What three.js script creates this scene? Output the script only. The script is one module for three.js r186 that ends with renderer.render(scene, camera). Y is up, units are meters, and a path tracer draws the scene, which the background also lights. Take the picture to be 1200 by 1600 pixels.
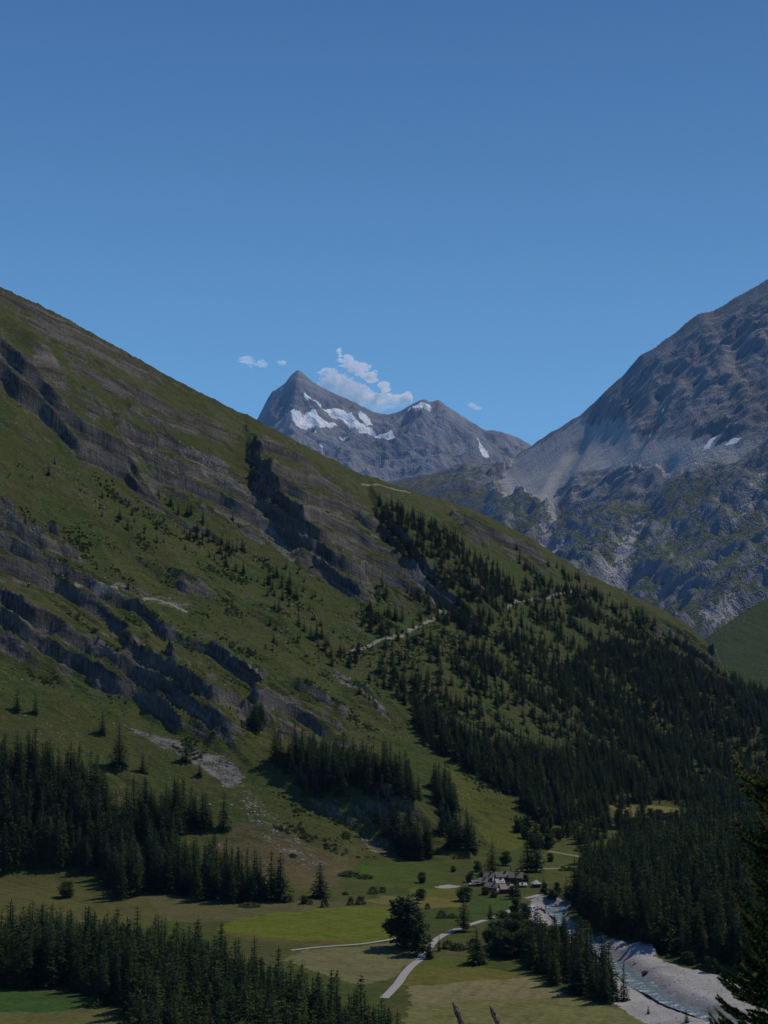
import * as THREE from 'three';
import { mergeGeometries } from 'three/addons/utils/BufferGeometryUtils.js';

// ---------------------------------------------------------------- camera, sky, sun, exposure
const F = 800 / Math.tan(THREE.MathUtils.degToRad(18));          // focal length in pixels of a 1200 x 1600 picture
const PITCH = Math.atan(200 / F);
const scene = new THREE.Scene();
const camera = new THREE.PerspectiveCamera(36, 0.75, 0.1, 40000);
camera.position.set(0, 0, 0);
camera.rotation.x = PITCH;
const renderer = new THREE.WebGLRenderer({ antialias: true });
renderer.setSize(768, 1024);
renderer.toneMapping = THREE.LinearToneMapping;
renderer.toneMappingExposure = 0.75;
renderer.shadowMap.enabled = true;

const SUN = new THREE.Vector3(0.48, 0.83, -0.28).normalize();
{ // clear summer sky: deep blue above, paler towards the horizon and towards the sun
  const W = 1024, H = 512, d = new Float32Array(W * H * 4);
  for (let j = 0; j < H; j++) for (let i = 0; i < W; i++) {
    const el = ((j + 0.5) / H - 0.5) * Math.PI, az = ((i + 0.5) / W - 0.5) * 2 * Math.PI;
    const x = Math.cos(el) * Math.cos(az), y = Math.sin(el), z = Math.cos(el) * Math.sin(az);
    const c = x * SUN.x + y * SUN.y + z * SUN.z, u = Math.max(0, y);
    const k = Math.exp(-Math.hypot(u, 0.1) * 5), g = 0.10 * Math.pow(Math.max(0, c), 8) + 0.30 * Math.pow(Math.max(0, c), 60);
    const o = (j * W + i) * 4;
    d[o] = 0.018 + 0.42 * k + g * 0.9; d[o + 1] = 0.080 + 0.97 * k + g; d[o + 2] = 0.32 + 1.38 * k + g * 1.05; d[o + 3] = 1;
  }
  const t = new THREE.DataTexture(d, W, H, THREE.RGBAFormat, THREE.FloatType);
  t.mapping = THREE.EquirectangularReflectionMapping; t.magFilter = THREE.LinearFilter; t.needsUpdate = true;
  scene.background = t; scene.environment = t;
}
const sun = new THREE.DirectionalLight(0xfff3e2, 3.4);
sun.position.copy(SUN).multiplyScalar(4000).add(new THREE.Vector3(0, 0, -900));
sun.target.position.set(0, 0, -900);
sun.castShadow = true;
Object.assign(sun.shadow.camera, { left: -1500, right: 1500, top: 1500, bottom: -1500, near: 10, far: 12000 });
sun.shadow.mapSize.set(4096, 4096);
scene.add(sun, sun.target);
scene.fog = new THREE.FogExp2(new THREE.Color().setRGB(0.36, 0.60, 1.0), 0.000018);

// ---------------------------------------------------------------- helpers
let seedN = 12345;
const rnd = () => { seedN = (seedN + 0x6d2b79f5) | 0; let t = Math.imul(seedN ^ (seedN >>> 15), 1 | seedN); t = (t + Math.imul(t ^ (t >>> 7), 61 | t)) ^ t; return ((t ^ (t >>> 14)) >>> 0) / 4294967296; };
const rr = (a, b) => a + (b - a) * rnd();
const clamp = (x, a = 0, b = 1) => (x < a ? a : x > b ? b : x), lerp = (a, b, t) => a + (b - a) * t;
const ss = (a, b, x) => { const t = clamp((x - a) / (b - a)); return t * t * (3 - 2 * t); };
const perm = new Uint8Array(512), gx = new Float32Array(256), gz = new Float32Array(256);
{ const p = [...Array(256).keys()]; for (let i = 255; i > 0; i--) { const j = (rnd() * (i + 1)) | 0; [p[i], p[j]] = [p[j], p[i]]; } for (let i = 0; i < 512; i++) perm[i] = p[i & 255]; for (let i = 0; i < 256; i++) { const a = rnd() * 6.2832; gx[i] = Math.cos(a); gz[i] = Math.sin(a); } }
function noise(x, z) {                                           // gradient noise, about -1 .. 1
  const X = Math.floor(x), Z = Math.floor(z), fx = x - X, fz = z - Z, u = fx * fx * fx * (fx * (fx * 6 - 15) + 10), v = fz * fz * fz * (fz * (fz * 6 - 15) + 10);
  const i = X & 255, j = Z & 255, a = perm[i] + j, b = perm[i + 1] + j, h00 = perm[a], h10 = perm[b], h01 = perm[a + 1], h11 = perm[b + 1];
  const n00 = gx[h00] * fx + gz[h00] * fz, n10 = gx[h10] * (fx - 1) + gz[h10] * fz, n01 = gx[h01] * fx + gz[h01] * (fz - 1), n11 = gx[h11] * (fx - 1) + gz[h11] * (fz - 1);
  return 1.5 * lerp(lerp(n00, n10, u), lerp(n01, n11, u), v);
}
const fbm = (x, z, o = 4) => { let s = 0, a = 1, t = 0; for (let i = 0; i < o; i++) { s += a * noise(x, z); t += a; a *= 0.5; x = x * 2.03 + 17.3; z = z * 2.03 - 9.1; } return s / t; };
const ridged = (x, z, o = 4) => { let s = 0, a = 1, t = 0; for (let i = 0; i < o; i++) { s += a * (1 - 2 * Math.abs(noise(x, z))); t += a; a *= 0.5; x = x * 2.07 + 31.7; z = z * 2.07 + 11.9; } return s / t; };

const CP = Math.cos(PITCH), SP = Math.sin(PITCH);
function rayOf(px, py) { const u = (px - 600) / F, v = (800 - py) / F; const y = v * CP + SP, z = v * SP - CP; return [u / -z, y / -z]; }   // x and y per metre of depth
function pt(px, py, d) { const [a, b] = rayOf(px, py); return [a * d, b * d, -d]; }
function project(x, y, z) { const yc = y * CP + z * SP, zc = -y * SP + z * CP; return zc > -1 ? [1e6, 1e6] : [600 + F * x / -zc, 800 - F * yc / -zc]; }
function lin(pts, x) { // [[x, v..]] sorted by x
  if (x <= pts[0][0]) return pts[0]; const n = pts.length; if (x >= pts[n - 1][0]) return pts[n - 1];
  let lo = 0, hi = n - 1; while (hi - lo > 1) { const m = (lo + hi) >> 1; if (pts[m][0] <= x) lo = m; else hi = m; }
  const a = pts[lo], b = pts[hi], t = (x - a[0]) / (b[0] - a[0]); return a.map((v, k) => lerp(v, b[k], t));
}
function table(pts, x0, x1, step, smooth) { // dense, lightly smoothed lookup of a polyline
  const n = Math.ceil((x1 - x0) / step) + 1, k = pts[0].length - 1; let rows = [];
  for (let i = 0; i < n; i++) rows.push(lin(pts, x0 + i * step).slice(1));
  for (let s = 0; s < smooth; s++) rows = rows.map((r, i) => r.map((v, c) => 0.25 * (rows[Math.max(0, i - 1)][c] + 2 * v + rows[Math.min(n - 1, i + 1)][c])));
  return (x, c) => { const f = clamp((x - x0) / step, 0, n - 1.001), i = f | 0; return lerp(rows[i][c], rows[i + 1][c], f - i); };
}
function inPoly(p, x, z) { let c = false; for (let i = 0, j = p.length - 1; i < p.length; j = i++) { const a = p[i], b = p[j]; if ((a[1] > z) !== (b[1] > z) && x < ((b[0] - a[0]) * (z - a[1])) / (b[1] - a[1]) + a[0]) c = !c; } return c; }
function boxOf(p) { let x0 = 1e9, x1 = -1e9, z0 = 1e9, z1 = -1e9; for (const [x, z] of p) { x0 = Math.min(x0, x); x1 = Math.max(x1, x); z0 = Math.min(z0, z); z1 = Math.max(z1, z); } return [x0, x1, z0, z1]; }
function near(line, x, z) { // distance, signed (left hand of the way of travel is positive), place along 0..n-1
  let best = 1e18, sd = 0, at = 0;
  for (let i = 0; i < line.length - 1; i++) {
    const [ax, az] = line[i], [bx, bz] = line[i + 1], dx = bx - ax, dz = bz - az, L = dx * dx + dz * dz, t = clamp(((x - ax) * dx + (z - az) * dz) / L), ex = x - ax - dx * t, ez = z - az - dz * t, q = ex * ex + ez * ez;
    if (q < best) { best = q; sd = dx * ez - dz * ex < 0 ? 1 : -1; at = i + t; }
  }
  const d = Math.sqrt(best); return [d, sd * d, at];
}
const taken = {};
const numbered = (n) => { const k = (taken[n] = (taken[n] ?? -1) + 1); return k ? n + '_' + String(k).padStart(3, '0') : n; };
function tag(o, label, category, group, kind) { if (label) o.userData.label = label; if (category) o.userData.category = category; if (group) o.userData.group = group; if (kind) o.userData.kind = kind; return o; }
function put(o, parent = scene) { o.castShadow = o.receiveShadow = true; parent.add(o); return o; }
function mesh(name, g, m, parent = scene) { const o = new THREE.Mesh(g, m); o.name = parent === scene ? numbered(name) : name; return put(o, parent); }
function dataTex(W, H, f, srgb = true, repeat = true) {
  const d = new Uint8Array(W * H * 4), out = [0, 0, 0];
  for (let j = 0; j < H; j++) for (let i = 0; i < W; i++) { f(i, j, out); const o = (j * W + i) * 4; for (let c = 0; c < 3; c++) { const v = out[c]; d[o + c] = Math.round(255 * clamp(srgb ? (v <= 0.0031308 ? 12.92 * v : 1.055 * Math.pow(v, 1 / 2.4) - 0.055) : v)); } d[o + 3] = 255; }
  const t = new THREE.DataTexture(d, W, H, THREE.RGBAFormat); t.magFilter = t.minFilter = THREE.LinearFilter; if (srgb) t.colorSpace = THREE.SRGBColorSpace;
  t.wrapS = t.wrapT = repeat ? THREE.RepeatWrapping : THREE.ClampToEdgeWrapping; t.needsUpdate = true; return t;
}
const std = (c, r = 0.95, extra = {}) => { const { physical, ...e } = extra; const m = new (physical ? THREE.MeshPhysicalMaterial : THREE.MeshStandardMaterial)({ roughness: r, side: THREE.DoubleSide, ...e }); m.color.setRGB(...c); return m; };

// ---------------------------------------------------------------- the near terrain: valley floor, left hillside, wooded bank
const FLOOR = -112;
const W2 = (l) => l.map(([x, y, d]) => { const p = pt(x, y, d); return p; });
const crestPts = W2([[-900, 100, 1000], [-400, 262, 1060], [-150, 378, 1140], [0, 449, 1200], [80, 487, 1240], [170, 537, 1285], [235, 574, 1320], [300, 607, 1350], [400, 655, 1400], [470, 692, 1440], [560, 739, 1495], [610, 757, 1520], [660, 772, 1550], [720, 790, 1585], [780, 815, 1615], [830, 840, 1635], [870, 868, 1645], [910, 893, 1650], [950, 911, 1650], [1000, 936, 1648], [1060, 966, 1640], [1090, 985, 1625], [1110, 1012, 1605], [1128, 1048, 1590], [1150, 1060, 1585], [1200, 1086, 1570], [1300, 1140, 1550], [1600, 1215, 1500]]).map(([x, y, z]) => [x, y, z]);
const crest = table(crestPts, -460, 620, 4, 2);                  // 0: height, 1: z
const foot = table([[-600, -560], [-300, -655], [-172, -712], [-60, -742], [52, -830], [110, -930], [160, -1050], [215, -1120], [300, -1210], [440, -1280], [700, -1300]], -620, 720, 4, 6);
const toeLine = [[420, -930], [200, -880], [105, -770], [79, -672], [80, -610], [95, -572], [123, -512], [200, -405], [330, -250]];
function hBase(x, z) {
  const r = Math.hypot(x, z);
  // hillside
  const cz = crest(x, 1), cy = crest(x, 0), fz = foot(x, 0), t = (z - cz) / (fz - cz);
  let hill;
  if (t >= 0) { const q = 1 - t; hill = q > 0 ? lerp(FLOOR, cy, Math.pow(q, 1.12)) : FLOOR + q * 60; const e = clamp(t * 9); hill -= 0; } else hill = cy - Math.min(400, (cz - z) * 0.55);
  const k = 10, dlt = clamp(0.5 + (hill - FLOOR) / (2 * k)); let h = lerp(FLOOR, hill, dlt) + k * dlt * (1 - dlt);
  if (t < 0 && hill < FLOOR) h = Math.max(hill, -260);
  // wooded bank right of the river
  if (x > 40 && z < -150 && z > -1000) { const n = near(toeLine, x, z); if (n[1] > 0) h += Math.min(60, 0.21 * n[1]) * ss(0, 12, n[1]); }
  // the rise that the camera stands on
  const kn = r < 4.5 ? -1.62 : -1.62 - (r - 4.5) * 0.43; if (kn > h) h = kn;
  return h;
}
function cast(px, py, hf, d0 = 300, d1 = 2300, step = 4) { const [a, b] = rayOf(px, py); let p = d0; for (let d = d0; d < d1; d += step) { if (b * d < hf(a * d, -d)) { let lo = p, hi = d; for (let i = 0; i < 12; i++) { const m = (lo + hi) / 2; if (b * m < hf(a * m, -m)) hi = m; else lo = m; } return [a * hi, -hi]; } p = d; } return null; }
const onBase = (l) => l.map(([x, y]) => cast(x, y, hBase)).filter(Boolean);

// rock steps: [base line in the picture, heights along it, reach uphill]
const steps = [
  [[[-60, 530], [0, 590], [60, 650], [130, 712], [190, 748], [250, 790]], [26, 30, 30, 28, 22, 4], 90],
  [[[383, 690], [388, 760], [410, 815], [450, 860], [500, 905], [560, 950]], [6, 26, 32, 28, 16, 3], 85],
  [[[578, 768], [596, 850], [645, 912], [715, 958], [770, 1000]], [5, 28, 28, 14, 2], 110],
  [[[-80, 970], [0, 1000], [100, 1045], [200, 1080], [240, 1112], [300, 1152], [350, 1168], [400, 1150], [470, 1140], [530, 1150]], [11, 13, 14, 15, 17, 19, 16, 11, 8, 2], 48],
  [[[228, 1030], [236, 1075], [252, 1110], [300, 1150]], [2, 10, 9, 2], 40],
  [[[-80, 835], [0, 872], [70, 915], [130, 950], [190, 975], [260, 1010], [330, 1045], [400, 1070]], [9, 10, 10, 7, 7, 6, 5, 2], 34],
  [[[-80, 800], [0, 832], [50, 858], [100, 890], [130, 912]], [8, 10, 10, 8, 2], 26],
  [[[320, 1045], [380, 1075], [450, 1100], [520, 1130]], [3, 9, 9, 2], 26],
  [[[375, 950], [400, 968], [430, 985], [450, 1000]], [3, 10, 9, 2], 24],
  [[[20, 475], [90, 520], [160, 560], [230, 592], [290, 615]], [3, 6, 8, 7, 2], 30],
  [[[140, 590], [200, 630], [270, 668], [330, 690], [380, 700]], [3, 8, 10, 9, 3], 36],
  [[[170, 690], [240, 740], [300, 775], [350, 800]], [4, 9, 8, 2], 40],
  [[[410, 710], [470, 745], [530, 775], [575, 800]], [2, 6, 6, 2], 26],
  [[[395, 1205], [450, 1245], [520, 1283], [580, 1312], [650, 1338], [700, 1347], [745, 1349], [775, 1346], [800, 1335]], [3, 10, 16, 16, 18, 19, 16, 9, 0], 60],
  [[[690, 800], [760, 840], [830, 880]], [2, 7, 2], 30],
  [[[1020, 965], [1060, 1000], [1090, 1035], [1115, 1060]], [3, 14, 16, 4], 40],
  [[[240, 890], [300, 925], [350, 945]], [2, 5, 2], 20],
].map(([l, h, reach]) => ({ line: onBase(l), h, reach })).filter((s) => s.line.length > 1).map((s) => { const b = boxOf(s.line); return { ...s, b: [b[0] - s.reach - 8, b[1] + s.reach + 8, b[2] - s.reach - 8, b[3] + s.reach + 8] }; });

// river, gravel
const riverLine = onBase([[872, 1402], [868, 1412], [876, 1428], [884, 1444], [905, 1458], [930, 1472], [952, 1493], [975, 1512], [1003, 1532], [1040, 1556], [1085, 1575], [1135, 1592], [1200, 1612], [1290, 1640]]);
const gravel = onBase([[836, 1400], [826, 1412], [824, 1432], [838, 1460], [900, 1500], [934, 1518], [944, 1542], [976, 1580], [1030, 1606], [1120, 1650], [1290, 1700], [1330, 1570], [1200, 1543], [1110, 1524], [1060, 1512], [1028, 1497], [1012, 1476], [990, 1479], [965, 1470], [940, 1460], [915, 1459], [896, 1440], [884, 1425], [893, 1406], [870, 1399]]);
const gravelBox = boxOf(gravel);
const mound = cast(1012, 1488, hBase), heap = cast(861, 1406, hBase);
const bedding = (x, y, z) => y + 0.52 * x + 0.12 * z + 5 * noise(x / 70, z / 70) + 1.2 * noise(x / 19, z / 19);   // height above the dipping rock beds
const stair = (u, n, w) => { if (u >= 1) return 1; const t = u * n + w * Math.min(1, 4 * u * (1 - u)), i = Math.floor(t); return clamp((i + ss(0, 0.55, t - i)) / n); };
const ledge = (b, p) => { const f = b / p - Math.floor(b / p); return (ss(0.02, 0.24, f) - f) * p; };
// masks of bare rock on the hillside, in the picture
const rockAreas = [
  [[0, 815], [90, 870], [180, 940], [300, 1020], [420, 1075], [540, 1120], [530, 1160], [420, 1150], [350, 1180], [250, 1120], [200, 1085], [90, 1045], [-40, 1000], [-60, 800]],
  [[200, 640], [270, 690], [370, 740], [420, 810], [440, 850], [380, 830], [280, 780], [195, 715]],
  [[390, 690], [470, 740], [560, 790], [620, 870], [670, 930], [690, 960], [560, 940], [470, 890], [410, 800]],
  [[0, 455], [90, 500], [200, 556], [260, 590], [240, 590], [160, 560], [60, 505], [0, 480]],
  [[560, 1225], [650, 1255], [740, 1290], [770, 1340], [700, 1352], [600, 1310]],
  [[1000, 955], [1090, 985], [1120, 1040], [1115, 1065], [1060, 1030], [1000, 990]],
  [[520, 1050], [600, 1110], [610, 1125], [560, 1100]],
  [[230, 880], [300, 910], [360, 945], [300, 935]],
  [[700, 790], [850, 870], [840, 890], [720, 830]],
].map((p) => onBase(p)).filter((p) => p.length > 2).map((p) => ({ p, b: boxOf(p) }));
const inAny = (l, x, z) => { for (const a of l) if (x > a.b[0] && x < a.b[1] && z > a.b[2] && z < a.b[3] && inPoly(a.p, x, z)) return true; return false; };
function rockMask(x, z) { // soft: share of nearby probes inside a rock area
  const wx = x + 9 * noise(x / 22, z / 22 + 5) + 4 * noise(x / 7, z / 7), wz = z + 9 * noise(x / 22 + 40, z / 22) + 4 * noise(x / 7 + 3, z / 7 + 8);
  let n = 0; for (const [a, b] of [[0, 0], [7, 0], [-7, 0], [0, 7], [0, -7]]) n += inAny(rockAreas, wx + a, wz + b) ? 0.2 : 0; return n;
}
function hillAmount(x, z) { return ss(2, 14, hBase(x, z) - FLOOR) * (z < foot(x, 0) + 40 ? 1 : 0); }
function hFull(x, z) {
  let h = hBase(x, z);
  if (z > -380) return h + (Math.hypot(x, z) > 14 ? 0.5 * fbm(x / 30, z / 30, 3) : 0.04 * noise(x, z));
  const fz = foot(x, 0), cz = crest(x, 1);
  if (z < fz + 60 && z > cz - 120) {
    const am = hillAmount(x, z);
    if (am > 0) {
      const edge = ss(0, 70, z - cz) * am, rm = rockMask(x, z);
      const jag = 9 * noise(x / 34, z / 34) + 3.5 * noise(x / 15, z / 15);
      for (const s of steps) if (x > s.b[0] && x < s.b[1] && z > s.b[2] && z < s.b[3]) {
        const jg = jag * clamp(s.reach / 70, 0.3, 1), n = near(s.line, x + 0.6 * jg, z + jg); if (n[1] < 0) continue;
        const i = Math.min(s.h.length - 2, n[2] | 0), hh = lerp(s.h[i], s.h[i + 1], clamp(n[2] - i));
        const e = n[1] / s.reach; if (e < 1) h += hh * stair(n[1] / (s.reach > 80 ? 4 + 0.45 * hh : 5 + 0.95 * hh), s.reach > 80 ? 2 : 3, 0.5 * noise(x / 21, z / 21)) * (1 - ss(0.3, 1, e)) * lerp(0.35, 1, edge) * (0.85 + 0.3 * noise(x / 27, z / 27));
      }
      h += 8 * fbm(x / 95, z / 120, 3) * edge;
      const rough = 1.1 * fbm(x / 12, z / 12, 3) + 0.45 * fbm(x / 3.6, z / 3.6, 2);
      const rk = clamp(rm * 0.95 + 0.22 * ss(0.0, 0.45, fbm(x / 70 + 5, z / 50, 3)));
      const b = bedding(x, h, z);
      h += am * rough + edge * rk * (ledge(b, 11) * 0.9 + ledge(b + 3, 4.6) * 0.95 + 3.2 * ridged(x / 30, z / 22, 5));
      if (z - cz < 70) h += 1.2 * fbm(x / 14, z / 18, 3) * (1 - edge);
    }
  }
  if (z > -1250) {
    h += 0.35 * fbm(x / 40, z / 40, 3) * (1 - hillAmount(x, z));
    if (x > gravelBox[0] - 10 && z > gravelBox[2] - 10 && x < gravelBox[1] + 10) {
      const g = inPoly(gravel, x, z), n = near(riverLine, x, z);
      if (g) {
        h += -0.6 + 0.35 * fbm(x / 9, z / 9, 3);
        h -= 1.6 * (1 - ss(3.5 + noise(x / 8, z / 8), 6.5, n[0]));
        if (n[1] > 0) h += (1.3 + 0.5 * noise(x / 15, z / 10)) * ss(6 + 1.5 * noise(x / 6, z / 6), 8.5, n[0]);
        const m = Math.hypot((x - mound[0]) * 0.8, z - mound[1]); h += 3.0 * (1 - ss(1.5, 10, m + (x < mound[0] ? 0 : -3) + 1.5 * noise(x / 5, z / 5)));
        const q = Math.hypot((x - heap[0]) * 0.6, z - heap[1]); h += 3 * (1 - ss(1, 7, q));
      }
    }
  }
  return h;
}
function axis(parts) { const a = []; for (const [from, to, step] of parts) { const n = Math.max(1, Math.round((to - from) / step)); for (let i = 0; i < n; i++) a.push(from + (to - from) * i / n); } a.push(parts[parts.length - 1][1]); return Float64Array.from(a); }
const XS = axis([[-3000, -1000, 200], [-1000, -460, 30], [-460, 470, 2.0], [470, 1000, 30], [1000, 3000, 200]]);
const ZS = axis([[-2700, -1760, 60], [-1760, -1300, 2.0], [-1300, -700, 1.45], [-700, -400, 1.8], [-400, -30, 12], [-30, 12, 1.5], [12, 1500, 90]]);
const NX = XS.length, NZ = ZS.length, HG = new Float32Array(NX * NZ);
for (let j = 0; j < NZ; j++) for (let i = 0; i < NX; i++) HG[j * NX + i] = hFull(XS[i], ZS[j]);
const find = (a, v) => { let lo = 0, hi = a.length - 1; if (v <= a[0]) return 0; if (v >= a[hi]) return hi - 1; while (hi - lo > 1) { const m = (lo + hi) >> 1; if (a[m] <= v) lo = m; else hi = m; } return lo; };
function hAt(x, z) { const i = find(XS, x), j = find(ZS, z), u = clamp((x - XS[i]) / (XS[i + 1] - XS[i])), v = clamp((z - ZS[j]) / (ZS[j + 1] - ZS[j])), o = j * NX + i; return lerp(lerp(HG[o], HG[o + 1], u), lerp(HG[o + NX], HG[o + NX + 1], u), v); }
const slopeAt = (x, z, e = 2) => Math.hypot(hAt(x + e, z) - hAt(x - e, z), hAt(x, z + e) - hAt(x, z - e)) / (2 * e);
const onGround = (l) => l.map(([x, y]) => cast(x, y, hAt)).filter(Boolean);
const areas = (list) => list.map(([c, p, o = {}]) => { const q = onBase(p); return { c, p: q, b: boxOf(q.length ? q : [[0, 0]]), ...o }; });

// what grows or lies where (colours are base colours)
const OLIVE = [0.070, 0.077, 0.023], GRASS = [0.050, 0.071, 0.017], DRY = [0.120, 0.106, 0.042], ROCK = [0.132, 0.116, 0.098], SCREE = [0.215, 0.205, 0.188];
const fields = areas([
  [[0.10, 0.092, 0.040], [[230, 1400], [400, 1408], [560, 1408], [640, 1418], [480, 1424], [350, 1440], [250, 1440], [180, 1410]]],
  [[0.108, 0.128, 0.017], [[338, 1446], [400, 1430], [480, 1422], [560, 1416], [620, 1418], [640, 1440], [628, 1468], [560, 1474], [480, 1478], [410, 1468], [340, 1454]]],
  [[0.100, 0.088, 0.028], [[400, 1462], [480, 1470], [560, 1470], [560, 1476], [480, 1480], [400, 1472], [335, 1456]]],
  [[0.150, 0.142, 0.062], [[480, 1484], [560, 1478], [650, 1470], [665, 1490], [640, 1505], [610, 1530], [560, 1540], [440, 1500]]],
  [[0.140, 0.128, 0.036], [[570, 1408], [600, 1399], [650, 1400], [720, 1404], [730, 1416], [660, 1420]]],
  [[0.050, 0.084, 0.022], [[735, 1404], [805, 1402], [800, 1424], [738, 1426]]],
  [[0.060, 0.088, 0.018], [[520, 1352], [580, 1342], [660, 1350], [700, 1366], [690, 1384], [600, 1386], [540, 1376]]],
  [[0.100, 0.110, 0.022], [[640, 1386], [720, 1388], [735, 1404], [690, 1402], [640, 1398]]],
  [[0.115, 0.110, 0.026], [[650, 1500], [700, 1500], [760, 1512], [840, 1526], [740, 1534], [640, 1541], [628, 1532]]],
  [[0.080, 0.100, 0.022], [[668, 1496], [740, 1490], [770, 1510], [700, 1514], [650, 1512]]],
  [[0.185, 0.165, 0.078], [[640, 1541], [740, 1534], [830, 1526], [862, 1545], [890, 1556], [700, 1566], [640, 1572]], { mown: 1 }],
  [[0.150, 0.150, 0.054], [[640, 1572], [700, 1566], [890, 1556], [950, 1572], [1010, 1588], [1100, 1640], [1100, 1800], [560, 1800]], { mown: 1 }],
  [[0.038, 0.080, 0.018], [[-60, 1544], [100, 1552], [160, 1568], [100, 1580], [-60, 1580]]],
  [[0.105, 0.105, 0.036], [[-60, 1580], [100, 1580], [160, 1568], [220, 1590], [250, 1640], [-60, 1680]]],
  [[0.088, 0.086, 0.028], [[-60, 1372], [80, 1366], [190, 1412], [230, 1402], [260, 1440], [100, 1480], [-60, 1440]]],
  [[0.36, 0.35, 0.30], [[680, 1385], [702, 1382], [718, 1384], [712, 1387], [690, 1387]]],
  [[0.094, 0.104, 0.021], [[690, 1190], [740, 1218], [800, 1252], [838, 1285], [836, 1312], [800, 1330], [765, 1322], [740, 1280], [705, 1230]]],
  [[0.075, 0.090, 0.024], [[860, 1320], [960, 1310], [1010, 1322], [900, 1380], [850, 1380], [845, 1340]]],
  [[0.175, 0.140, 0.055], [[950, 1252], [1000, 1256], [1060, 1262], [1075, 1280], [1010, 1292], [965, 1280]]],
  [[0.105, 0.088, 0.042], [[370, 1290], [480, 1320], [560, 1345], [520, 1385], [400, 1380], [330, 1330]]],
]);
const screes = areas([
  [SCREE, [[195, 1132], [230, 1142], [290, 1166], [350, 1188], [384, 1218], [356, 1230], [312, 1200], [240, 1160]], { part: 0.7 }],
  [SCREE, [[522, 1042], [545, 1062], [590, 1103], [612, 1128], [598, 1122], [548, 1078], [522, 1052]], { part: 0.6 }],
  [SCREE, [[625, 888], [660, 915], [685, 945], [672, 945], [645, 915]]],
  [SCREE, [[150, 905], [220, 925], [300, 950], [280, 958], [200, 932]], { part: 0.3 }],
  [SCREE, [[360, 1200], [440, 1290], [520, 1350], [480, 1360], [400, 1300]], { part: 0.12 }],
  [SCREE, [[385, 790], [420, 830], [470, 880], [460, 884], [410, 840]], { part: 0.6 }],
  [SCREE, [[270, 700], [340, 730], [420, 790], [400, 800], [320, 760]], { part: 0.4 }],
  [SCREE, [[560, 1300], [640, 1335], [580, 1330]], { part: 0.3 }],
]);
const trails = [[[545, 1021], [580, 1008], [615, 997], [632, 990], [650, 981], [685, 962], [706, 957]], [[790, 952], [835, 936], [868, 929], [900, 923], [955, 914]], [[120, 915], [180, 918], [240, 935], [290, 955]], [[565, 757], [600, 752], [640, 770]], [[838, 1358], [900, 1355]], [[860, 1330], [930, 1342]]].map((l) => onGround(l)).filter((l) => l.length > 1).map((l) => { const b = boxOf(l); return { l, b: [b[0] - 4, b[1] + 4, b[2] - 4, b[3] + 4] }; });
const tmp = [0, 0, 0];
const mixTo = (o, c, t) => { o[0] += (c[0] - o[0]) * t; o[1] += (c[1] - o[1]) * t; o[2] += (c[2] - o[2]) * t; };
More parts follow.
